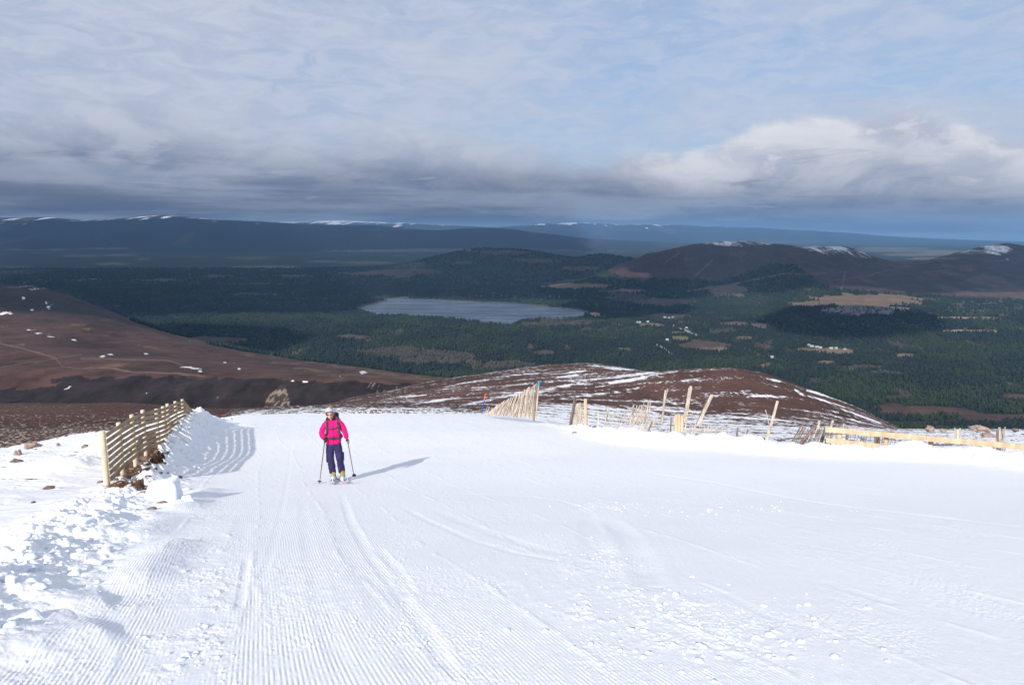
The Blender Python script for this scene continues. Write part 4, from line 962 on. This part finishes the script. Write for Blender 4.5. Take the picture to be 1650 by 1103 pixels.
# ------------------------------------------------------------------ the big block of snow and smaller ones
def snow_block(px, py, w, h, label, seed, name='snow_block', grp='blocks of snow on the left bank'):
    g = ground(px, py); z = gz(g.x, g.y); s = g.y / F; W, H = w * s, h * s; bm = bmesh.new(); bmesh.ops.create_cube(bm, size=1.)
    for v in bm.verts:
        t = v.co.z > 0; v.co.x *= W * (.80 if t else 1.04); v.co.y *= W * (.55 if t else .95); v.co.z = H * (v.co.z + .5)
        if t: v.co.x -= .02 * W; v.co.z += (-.16 * H if v.co.x < 0 else .02 * H) + (0 if v.co.y < 0 else .05 * H)
        v.co.x += random.uniform(-.05, .05) * W
    bmesh.ops.bevel(bm, geom=bm.edges[:], offset=W * .13, segments=3, affect='EDGES', profile=.6)
    bmesh.ops.subdivide_edges(bm, edges=bm.edges[:], cuts=3, use_grid_fill=True)
    from mathutils import noise as mn
    for v in bm.verts:
        n = mn.noise(v.co * (2.6 / W) + Vector((seed, 0, 0))) * .07 + mn.noise(v.co * (9 / W) + Vector((seed, 3, 0))) * .022
        v.co += v.normal * n * W
    me = bpy.data.meshes.new(name); bmesh.ops.recalc_face_normals(bm, faces=bm.faces[:]); bm.to_mesh(me); bm.free(); me.materials.append(m_block)
    me.polygons.foreach_set('use_smooth', [True] * len(me.polygons))
    o = bpy.data.objects.new(name, me); col.objects.link(o); o.location = (g.x, g.y, z - .06); o.rotation_euler = (0, 0, .22 + seed); tag(o, label, 'snow block', grp)
snow_block(264, 812, 54, 44, 'large squared white block of snow beside the near end of the slatted fence', 0.)
snow_block(303, 815, 22, 12, 'small rounded lump of snow at the foot of the large block', 2.1)
snow_block(137, 868, 30, 15, 'rounded snow lump on the bank, left of centre of the pile below the fence', 1.3)
snow_block(40, 1012, 62, 20, 'broad low lump of snow near the bottom left corner', .7)
snow_block(106, 898, 22, 12, 'small snow lump down the bank from the rounded one', 3.1)

# ------------------------------------------------------------------ houses in the forest
m_hw = simple('white_harling', (.45,.45,.46), .8, .1); m_hg = simple('timber_wall', (.34,.31,.30), .8, .1); m_slate = simple('slate_roof', (.30,.32,.37), .7, .15); m_roofw = simple('snowy_roof', (.36,.38,.42), .7, .1); m_glass = simple('dark_window', (.03,.04,.05), .2, .1)
HL = ['grey lodge at the left end of the clearing cluster, highest up','pale lodge just right of the grey one in the clearing cluster','white lodge third from the left in the clearing cluster','white lodge fourth from the left in the clearing cluster','white lodge alone in the middle of the right half of the cluster','white lodge second from the right end of the cluster','grey lodge at the right end of the clearing cluster',
      'bright white house, left of the pair among trees right of the loch','bright white house, right of the pair among trees right of the loch','tiny white house nearest the loch, left one of two','tiny white house nearest the loch, right one of two','small white house on a tan clearing right of the loch','white cottage at the edge of an olive field','white cottage beside the pale road','lone white cottage far right of the village in dense forest','grey house touching the bright white pair']
for (a, b, k), p, lab in zip(HOUSES, HPOS, HL):
    L, W, Hh = random.uniform(8, 14), 7., 4.; rz = random.uniform(-.35, .35)
    zz = float(full(np.array([p.x]), np.array([p.y]))[0][0]) + .5
    root = empty('house', (p.x, p.y, zz), lab, 'house', 'buildings in the forest around the loch', rz)
    m = MB(); m.box((0, 0, Hh / 2), (L, W, Hh)); v = [m.bm.verts.new(c) for c in ((-L/2, -W/2, Hh+.01), (-L/2, W/2, Hh+.01), (-L/2, 0, Hh + 3.2), (L/2, -W/2, Hh+.01), (L/2, W/2, Hh+.01), (L/2, 0, Hh + 3.2))]
    m.bm.faces.new((v[0], v[1], v[2])); m.bm.faces.new((v[3], v[5], v[4])); m.build('wall', m_hw if k == 'w' else m_hg, root, smooth=False)
    m = MB()
    for s_ in (-1, 1): m.beam((-L/2 - .5, s_ * W * .27, Hh + 1.75), (L/2 + .5, s_ * W * .27, Hh + 1.75), W * .62, .25, up=Vector((0, s_ * math.sin(.62), math.cos(.62))))
    m.build('roof', m_roofw if k == 'w' else m_slate, root, smooth=False)
    for q in range(3):
        m = MB(); m.box((-L/3 + q * L / 3, -W / 2 - .03, 2.6), (1.6, .12, 1.5)); m.build('window', m_glass, root, smooth=False)

# ------------------------------------------------------------------ the skier
def skinned(name, verts, edges, rad, mat, parent, sub=2, root=0, loc=(0, 0, 0)):
    me = bpy.data.meshes.new(name); me.from_pydata([Vector(v) for v in verts], edges, []); o = bpy.data.objects.new(name, me); col.objects.link(o); o.parent = parent; o.location = loc
    sk = o.modifiers.new('skin', 'SKIN'); sk.use_smooth_shade = True
    sv = me.skin_vertices[0].data
    for i, r in enumerate(rad):
        sv[i].radius = (r, r) if not hasattr(r, '__len__') else r; sv[i].use_root = (i == root)
    ss = o.modifiers.new('sub', 'SUBSURF'); ss.levels = sub; ss.render_levels = sub
    me.materials.append(mat); return o
def baked(o):
    dg = bpy.context.evaluated_depsgraph_get(); ev = o.evaluated_get(dg); me = bpy.data.meshes.new_from_object(ev); mt = o.data.materials[0]; o.modifiers.clear(); o.data = me
    if not me.materials: me.materials.append(mt)
    me.polygons.foreach_set('use_smooth', [True] * len(me.polygons)); return o
def folds(o, amp, fr, sx=(1, 1, 1)):
    from mathutils import noise as mn
    me = o.data; N = [v.normal.copy() for v in me.vertices]
    for v, n in zip(me.vertices, N):
        q = Vector((v.co.x * sx[0], v.co.y * sx[1], v.co.z * sx[2])) * fr
        r = 1 - abs(mn.noise(q)) * 2.2; r2 = 1 - abs(mn.noise(q * 2.1 + Vector((3, 1, 7)))) * 2.2
        v.co += n * amp * (r * .8 + r2 * .45 - .5)
    return o
def skier():
    fL, fR = on(529, 777), on(551, 776)
    Y0 = (fL.y + fR.y) / 2; gx = at(540, 776, Y0); ox, oz = gx.x, (gz(fL.x, fL.y) + gz(fR.x, fR.y)) / 2 + .035
    S = 1.0
    root = empty('person', (ox, Y0, oz), 'smiling skier in a bright pink jacket and navy trousers, standing on skis with two poles', 'person')
    root.rotation_euler = (0, 0, -math.atan2(ox, Y0) * .9)
    skin = simple('skin', (.62,.34,.26), .55, .08, 20); pink = simple('pink_jacket', (.78,.011,.18), .75, .18, 9, bump=.5, spec=.15); navy = simple('navy_trousers', (.030,.025,.085), .75, .25, 9, bump=.4, spec=.2)
    black = simple('black_fabric', (.022,.024,.03), .7, .4, 30, bump=.3); hatm = simple('striped_knit_hat', (.22,.25,.42), .9, c2=(.66,.64,.74), scale=26, bump=.4, stretch=(.4, .4, 2)); fur = simple('tan_fur', (.32,.20,.10), .95, .4, 60, bump=.6)
    hair = simple('brown_hair', (.10,.055,.03), .7, .4, 40); lens = simple('dark_lens', (.012,.010,.012), .12, .1, spec=.6); teeth = simple('teeth', (.8,.78,.74), .4, .03); lips = simple('lips', (.55,.16,.15), .5, .05)
    # continuous body: pelvis, trunk, neck, head, arms, legs
    bv = [(.0,0,.92),(.0,.0,1.12),(-.01,-.005,1.30),(-.02,-.01,1.43),(-.045,-.02,1.50),(-.062,-.035,1.565),(-.075,-.03,1.635),
          (-.18,.0,1.385),(-.255,-.01,1.17),(-.19,-.13,1.04),(.15,.0,1.39),(.235,-.0,1.19),(.30,-.09,.99),
          (-.09,0,.88),(-.085,-.03,.53),(-.045,.02,.20),(.09,0,.88),(.125,-.02,.54),(.165,.02,.20),(-.068,-.118,1.568)]
    be = [(0,1),(1,2),(2,3),(3,4),(4,5),(5,6),(2,7),(7,8),(8,9),(2,10),(10,11),(11,12),(0,13),(13,14),(14,15),(0,16),(16,17),(17,18),(5,19)]
    br = [(.10,.075),(.10,.07),(.12,.085),.055,.05,(.082,.09),(.08,.088),.045,.038,.026,.045,.038,.026,.07,.05,.035,.07,.05,.035,.014]
    body = baked(skinned('body', bv, be, br, skin, root))
    # jacket
    jv = [(.0,0,.845),(.0,.0,1.00),(.0,-.005,1.16),(-.01,-.01,1.30),(-.025,-.012,1.42),(-.035,-.02,1.475),
          (-.150,.01,1.385),(-.215,.005,1.28),(-.262,-.01,1.155),(-.235,-.08,1.09),(-.185,-.15,1.045),(.135,.01,1.39),(.195,.005,1.30),(.245,.0,1.19),(.275,-.05,1.09),(.305,-.095,.995)]
    je = [(0,1),(1,2),(2,3),(3,4),(4,5),(3,6),(6,7),(7,8),(8,9),(9,10),(3,11),(11,12),(12,13),(13,14),(14,15)]
    jr = [(.185,.135),(.192,.138),(.178,.132),(.165,.125),(.085,.085),(.075,.078),.082,.078,.070,.064,.050,.082,.076,.070,.062,.050]
    jk = folds(baked(skinned('jacket', jv, je, jr, pink, root, sub=3)), .011, 7., (1, 1, 1.7))
    zp = MB(); zp.rod([(-.022, -.150, 1.40), (-.012, -.150, 1.30), (.0, -.150, 1.16), (.0, -.155, 1.0), (.0, -.150, .88)], .0045, 6); zp.build('zip', black, jk)
    hood = MB(); hood.rod([( -.02 + .105 * math.cos(a), .02 + .095 * math.sin(a), 1.455 + .025 * math.sin(a)) for a in np.linspace(-.4, 3.54, 12)], .034, 8); hood.build('hood', pink, jk)
    collar = MB(); collar.rod([(-.045 + .082 * math.cos(a), -.02 + .078 * math.sin(a), 1.475) for a in np.linspace(-1.2, 4.34, 14)], .024, 8); collar.build('collar', black, jk)
    # trousers
    tv = [(.0,0,.90),(-.088,0,.82),(-.088,-.015,.68),(-.085,-.035,.53),(-.06,-.005,.36),(-.045,.015,.155),(.088,0,.82),(.102,-.015,.69),(.125,-.03,.54),(.143,.0,.36),(.165,.015,.155),(0,0,.97)]
    te = [(0,1),(1,2),(2,3),(3,4),(4,5),(0,6),(6,7),(7,8),(8,9),(9,10),(0,11)]
    tr_ = [(.17,.125),(.108,.105),.100,.085,(.078,.085),(.076,.085),(.108,.105),.098,.085,(.078,.085),(.076,.085),(.16,.12)]
    tro = folds(baked(skinned('trousers', tv, te, tr_, navy, root, sub=3)), .010, 7., (1, 1, 1.5))
    for x, z in ((-.165,.60),(.215,.62)):
        p = MB(); p.box((x * .98, -.01, z - .05), (.03, .14, .17), bev=.012); p.build('pocket', navy, tro)
    # face, glasses, hair, hat
    f = MB(); f.box((-.072, -.121, 1.527), (.046, .008, .010), bev=.002); f.build('teeth', teeth, body)
    f = MB(); f.rod([(-.098, -.108, 1.536), (-.072, -.123, 1.517), (-.046, -.110, 1.536)], [.004, .006, .004], 6); f.build('lips', lips, body)
    for s_ in (-1, 1):
        f = MB(); f.ball((-.066 + s_ * .080, -.03, 1.575), 1, 2, (.012, .02, .032)); f.build('ear', skin, body)
    g = MB()
    for s_ in (-1, 1): g.ball((-.069 + s_ * .031, -.108, 1.592), 1, 3, (.029, .018, .015))
    g.rod([(-.152, -.02, 1.598), (-.138, -.085, 1.596), (-.069, -.124, 1.596), (.002, -.085, 1.595), (.015, -.02, 1.593)], .005, 6); g.build('sunglasses', lens, root)
    h = MB(); h.ball((-.068, .03, 1.60), 1, 3, (.084, .085, .095), .1, 3); h.ball((.02, .03, 1.53), 1, 3, (.035, .06, .08), .3, 4); h.build('hair', hair, body)
    hm = MB(); hm.ball((-.076, -.014, 1.655), 1, 4, (.086, .096, .084), .03, 4); ht = hm.build('knitted_hat', hatm, root)
    for v in ht.data.vertices:
        if v.co.z < 1.632 - .35 * (v.co.y + .02): v.co.z = 1.632 - .35 * (v.co.y + .02)
    b_ = MB(); b_.rod([(-.076 + .080 * math.cos(a), -.015 + .090 * math.sin(a), 1.638 - .35 * .090 * math.sin(a)) for a in np.linspace(0, 6.2832, 25)], .013, 8, caps=False); b_.build('brim', simple('pale_brim', (.40,.42,.56), .9, .2, 30, bump=.4), ht)
    p = MB(); p.ball((-.035, .03, 1.73), 1, 4, (.050, .050, .045), .5, 6); p.build('pompom', fur, ht)
    # gloves: palm, four curled fingers and a thumb round each grip
    def glove(c, ax, out):
        c = Vector(c); ax = Vector(ax).normalized(); out = Vector(out).normalized(); sd = ax.cross(out).normalized()
        V, E, Rr = [c + out * .055 + ax * .02, c + out * .03, c + out * .02 - ax * .035], [(0, 1), (1, 2)], [.034, (.034, .028), (.032, .024)]
        for k in range(4):
            o_ = ax * (.030 - .021 * k); b0 = len(V); ln = (1., 1.08, 1.03, .85)[k]
            V += [c + out * .012 + o_ - sd * .012, c - sd * .030 * ln + o_ - out * .004, c - sd * .022 * ln + o_ - out * .030, c + sd * .004 + o_ - out * .030 * ln]; Rr += [.012, .0105, .010, .009]
            E += [(1, b0), (b0, b0 + 1), (b0 + 1, b0 + 2), (b0 + 2, b0 + 3)]
        b0 = len(V); V += [c + out * .022 + sd * .022 + ax * .022, c + sd * .03 - out * .006 + ax * .032, c + sd * .012 - out * .028 + ax * .036]; Rr += [.014, .012, .010]; E += [(1, b0), (b0, b0 + 1), (b0 + 1, b0 + 2)]
        return skinned('glove', V, E, Rr, black, root, sub=1, root=1)
    hl, hr = Vector((-.185, -.185, 1.03)), Vector((.318, -.125, .955))
    Rm = Matrix.Rotation(root.rotation_euler.z, 4, 'Z')
    def toroot(w): return Rm.inverted() @ (Vector(w) - root.location)
    tl_, tr2 = on(514.5, 779), on(570.8, 767.5)
    pL, pR = toroot(tl_), toroot(tr2)
    baked(glove(hl, hl - pL, (-.15, .45, .25))); baked(glove(hr, hr - pR, (-.1, .35, .4)))
    # boots
    yel = simple('boot_yellow', (.48,.29,.04), .4, .12); cya = simple('boot_cyan', (.03,.42,.62), .4, .1); wht = simple('boot_white', (.68,.69,.72), .4, .06); red = simple('binding_red', (.62,.03,.04), .4, .1); dk = simple('ski_black', (.03,.03,.035), .35, .2)
    skw = simple('ski_topsheet', (.62,.63,.68), .35, .05); grip = simple('cork_grip', (.06,.045,.04), .8, .2); shaftm = simple('pole_shaft', (.16,.06,.05), .35, .5, 3, spec=.5)
    feet = []
    for xx, ww in ((-.038, fL), (.170, fR)):
        p = toroot((ww.x, ww.y, gz(ww.x, ww.y)));
        feet.append((Vector((xx, 0, p.z)), ww))
    sl = math.atan(-(gz(ox, Y0 + .6) - gz(ox, Y0 - .6)) / 1.2)       # ground falls away from the camera
    for n_, (p, ww) in enumerate(feet):
        bx = p.x; z0 = p.z + .055
        b = MB(); b.ball((bx, -.055, z0 + .045), 1, 3, (.050, .155, .05)); b.ball((bx, .05, z0 + .06), 1, 3, (.048, .075, .065)); bt = b.build('ski_boot', wht, root)
        b = MB(); b.rod([(bx, .03, z0 + .06), (bx, .012, z0 + .15), (bx, -.005, z0 + .235)], [.058, .062, .060], 12); b.build('cuff', yel, bt)
        b = MB(); b.rod([(bx, .025, z0 + .058), (bx, .018, z0 + .09)], .0655, 12); b.build('ankle_band', cya, bt)
        for q in range(2):
            b = MB(); b.box((bx + .0, -.055 + .012 * q, z0 + .135 + .05 * q), (.07, .012, .014), bev=.003); b.build('buckle', red if q else cya, bt)
    # skis, each with its binding
    tips = [(-.02, .0), (.0, .12)]
    for n_, ((p, ww), lab) in enumerate(zip(feet, ('white ski with red binding on the left of the picture, pointing straight at the viewer', 'white ski with red binding on the right of the picture, turned slightly outward'))):
        wpos = root.matrix_basis @ Matrix() if False else (root.location + (Rm @ Vector((p.x, 0, 0))))
        gzv = gz(wpos.x, wpos.y - .3); so_ = empty('ski', (wpos.x, wpos.y, max(gz(wpos.x, wpos.y), oz - .04) + .035), lab, 'ski', 'skis'); so_.rotation_euler = (-sl, 0, root.rotation_euler.z + (.0, .16)[n_])
        b = MB(); N = 26; bm = b.bm; rows = []
        for i in range(N):
            t = i / (N - 1); y = -.80 + 1.62 * t; w = .044 + .010 * math.cos((t - .45) * 6.) ** 2 if .04 < t < .97 else .03; tipup = .11 * max(0, (.13 - t) / .13) ** 2
            w *= min(1, .35 + t * 9) * min(1, .6 + (1 - t) * 12)
            rows.append([bm.verts.new((sx * w, y, tipup + zz)) for sx, zz in ((-1, 0), (1, 0), (1, .013), (-1, .013))])
        for i in range(N - 1):
            for k in range(4): bm.faces.new((rows[i][k], rows[i][(k + 1) % 4], rows[i + 1][(k + 1) % 4], rows[i + 1][k]))
        bm.faces.new(rows[0]); bm.faces.new(rows[-1][::-1]); b.build('ski_base', skw, so_, angle=25)
        b = MB(); b.box((0, -.12, .026), (.055, .07, .026), bev=.006); b.box((0, .12, .026), (.055, .08, .026), bev=.006); b.build('binding', red, so_)
        b = MB(); b.beam((0, -.66, .0165), (0, -.2, .0165), .026, .003); b.build('red_stripe', red, so_, smooth=False)
        b = MB(); b.rod([(-.034, -.745, .075), (-.02, -.79, .115), (.02, -.79, .115), (.034, -.745, .075)], .009, 6); b.build('tip_clip', dk, so_)
    # poles
    for c, tipw, lab in ((hl, tl_, 'ski pole held upright at the left of the picture'), (hr, tr2, 'ski pole slanting outward at the right of the picture, with a loose wrist strap')):
        gw = root.location + (Rm @ c); tw = tipw + Vector((0, 0, -.03)); po = empty('ski_pole', tipw, lab, 'ski pole', 'ski poles'); d = (gw - tw).normalized()
        child_rod('shaft', po, tw, gw - d * .05, .0085, shaftm, n=8, jit=0., k=1.35)
        child_rod('grip', po, gw - d * .07, gw + d * .075, .017, grip, n=10, jit=.03, k=1.1)
        b = MB(); q = tipw + d * .05; b.rod([rel(po, q - d * .006), rel(po, q + d * .006)], [.048, .040], 14); b.build('basket', dk, po)
        b = MB(); e = rel(po, gw + d * .06); b.rod([e, e + Vector((.06, -.01, .02)), e + Vector((.13, -.0, .0)), e + Vector((.12, 0, -.035)), e + Vector((.05, -.01, -.05)), e + Vector((0, 0, -.04))], .006, 5); b.build('wrist_strap', wht if c is hr else dk, po)
    # rucksack
    pk = empty('rucksack', root.location, 'dark rucksack worn by the skier, grey straps across the pink jacket', 'rucksack'); pk.rotation_euler = root.rotation_euler
    gry = simple('dark_grey_nylon', (.035,.038,.048), .65, .3, 20, bump=.3); st = simple('strap_webbing', (.055,.055,.075), .7, .25, 40)
    b = MB(); b.box((-.0, .235, 1.24), (.30, .20, .44), bev=.07); bg = b.build('bag', gry, pk)
    b = MB(); b.box((.03, .215, 1.50), (.22, .15, .11), bev=.05); b.build('lid', gry, pk)
    for s_ in (-1, 1):
        pts = [(s_ * .09 - .01, .13, 1.44), (s_ * .105 - .01, .06, 1.475), (s_ * .115 - .01, -.04, 1.455), (s_ * .122 - .01, -.115, 1.38), (s_ * .128 - .005, -.140, 1.28), (s_ * .142, -.130, 1.17), (s_ * .175, -.06, 1.09), (s_ * .17, .10, 1.06)]
        b = MB()
        for i in range(len(pts) - 1):
            b.rod([pts[i], pts[i + 1]], [(.026), (.026)], 8)
        b.build('shoulder_strap', st, pk)
    b = MB(); b.rod([(-.125, -.150, 1.285), (-.04, -.160, 1.275), (.06, -.160, 1.30), (.118, -.148, 1.315)], .012, 8); b.build('chest_strap', st, pk)
    b = MB(); b.rod([(math.cos(a) * .192, .0 + math.sin(a) * .150, 1.045 + .01 * math.sin(3 * a)) for a in np.linspace(0, 6.2832, 28)], .023, 8, caps=False); b.build('hip_belt', st, pk)
    b = MB(); b.box((.01, -.165, 1.045), (.07, .02, .045), bev=.008); b.build('belt_buckle', black, pk)
skier()

# ------------------------------------------------------------------ clouds added out of view, shaped by the shade wanted on the valley
def shade_map(x, y):
    px, py = proj(x, y, np.full_like(x, FLOOR)); n = fbm(x / 1500, y / 2200, 601, 4)
    v = sstep(4300, 5400, y + 900 * n) * .9
    v = np.maximum(v, sstep(8500, 9500, y) * sstep(980, 860, px)); v = v * (1 - sstep(10500, 12500, y) * sstep(860, 1000, px))
    v = np.maximum(v, sstep(640, 480, px + 90 * n) * sstep(3300, 4200, y + 300 * n))
    v = np.maximum(v, sstep(1.3, .6, ((x + 1500) / 560) ** 2 + ((y - 2500) / 430) ** 2 + .6 * n))
    for a, b, r1, r2, k in ((1370,532,130,17,.75),(1010,500,120,16,.8),):
        v = np.maximum(v, k * sstep(1.3, .6, ((px - a) / r1) ** 2 + ((py - b) / r2) ** 2 + 1.1 * n))
    for a, b, r1, r2 in ((930,461,95,7),(1390,490,115,9),(1590,512,95,11),(1010,468,60,6),(640,440,60,5),(1060,376,200,7),(1450,408,120,8)):
        v = v * (1 - .95 * sstep(1.2, .5, ((px - a) / r1) ** 2 + ((py - b) / r2) ** 2))
    return v + .35 * n * (v > .02)
def build_clouds():
    m, nt, b = new_mat('cloud_white'); b.inputs['Base Color'].default_value = (.92, .93, .96, 1); b.inputs['Roughness'].default_value = 1.; b.inputs['Specular IOR Level'].default_value = 0
    tr = nt.nodes.new('ShaderNodeBsdfTranslucent'); tr.inputs[0].default_value = (.92, .94, 1, 1); mx = nt.nodes.new('ShaderNodeMixShader'); mx.inputs[0].default_value = .5
    lnk(nt, b.outputs[0], mx.inputs[1]); lnk(nt, tr.outputs[0], mx.inputs[2]); lnk(nt, mx.outputs[0], nt.nodes['Material Output'].inputs['Surface'])
    ct = 1 / math.tan(R(SUN_EL)); sa, ca = math.sin(R(SUN_AZ)), math.cos(R(SUN_AZ))
    for hc, yt0, yt1, zt, step, lab, lim in ((1750., 1500., 8600., -420., 70., 'broken low cloud added unseen above the near valley to shade the forest', .304), (4400., 8300., 24500., -420., 210., 'high grey cloud deck added unseen to shade the far valley', .304)):
        off = (hc - zt) * ct; xs = np.arange(-21000 if hc > 3000 else -6500, 15001 if hc > 3000 else 6501, step); ys = np.arange(yt0 - off * ca, yt1 - off * ca, step)
        Yg, Xg = np.meshgrid(ys, xs, indexing='ij'); xt, yt = Xg + off * sa, Yg + off * ca
        D = shade_map(xt.ravel(), yt.ravel()).reshape(xt.shape)
        D = D + .28 * (D > .05) * fbm(xt / 260, yt / 420, 607, 4); D = np.where((hc - 120) < lim * 1.09 * Yg, 0, D); D *= sstep(yt0, yt0 + 3 * step, yt) * sstep(yt1, yt1 - 3 * step, yt)
        lump = fbm(Xg / (step * 7), Yg / (step * 7), 611, 4)
        T = np.clip((D - .42 + .10 * lump) * 2.2, 0, 1) ** .6 * (1 + .5 * lump); T[0] = T[-1] = 0; T[:, 0] = T[:, -1] = 0
        nr, nc = T.shape; Fq = grid_faces(nr, nc); keep = (T.ravel()[Fq] > 0).any(1); Fq = Fq[keep]; N = nr * nc
        up = np.stack([Xg.ravel(), Yg.ravel(), hc + T.ravel() * step * 4], 1); dn = np.stack([Xg.ravel(), Yg.ravel(), hc - T.ravel() * step * 1.2], 1)
        V = np.concatenate([up, dn]); Fa = np.concatenate([Fq, Fq[:, ::-1] + N]); used = np.unique(Fa); mp = np.zeros(2 * N, int); mp[used] = np.arange(len(used))
        o = mesh_np('shade_clouds', V[used], mp[Fa], m); tag(o, lab, 'shade_clouds', kind='stuff')
build_clouds()

# ------------------------------------------------------------------ air
def build_haze():
    m = bpy.data.materials.new('haze_air'); m.use_nodes = True; nt = m.node_tree
    nt.nodes.remove(nt.nodes['Principled BSDF']); v = nt.nodes.new('ShaderNodeVolumePrincipled')
    v.inputs['Color'].default_value = (*HAZEC, 1); v.inputs['Density'].default_value = HAZED; v.inputs['Anisotropy'].default_value = 0.
    lnk(nt, v.outputs[0], nt.nodes['Material Output'].inputs['Volume'])
    b = MB(); b.box((0, 22000, (640 - 480) / 2), (110000, 50000, 1120)); o = b.build('haze', m, smooth=False)
    tag(o, 'thin blue air between the ski slope and the far hills', 'haze', kind='stuff')
HAZED, HAZEC = 3.5e-5, (.29, .57, .97)
build_haze()
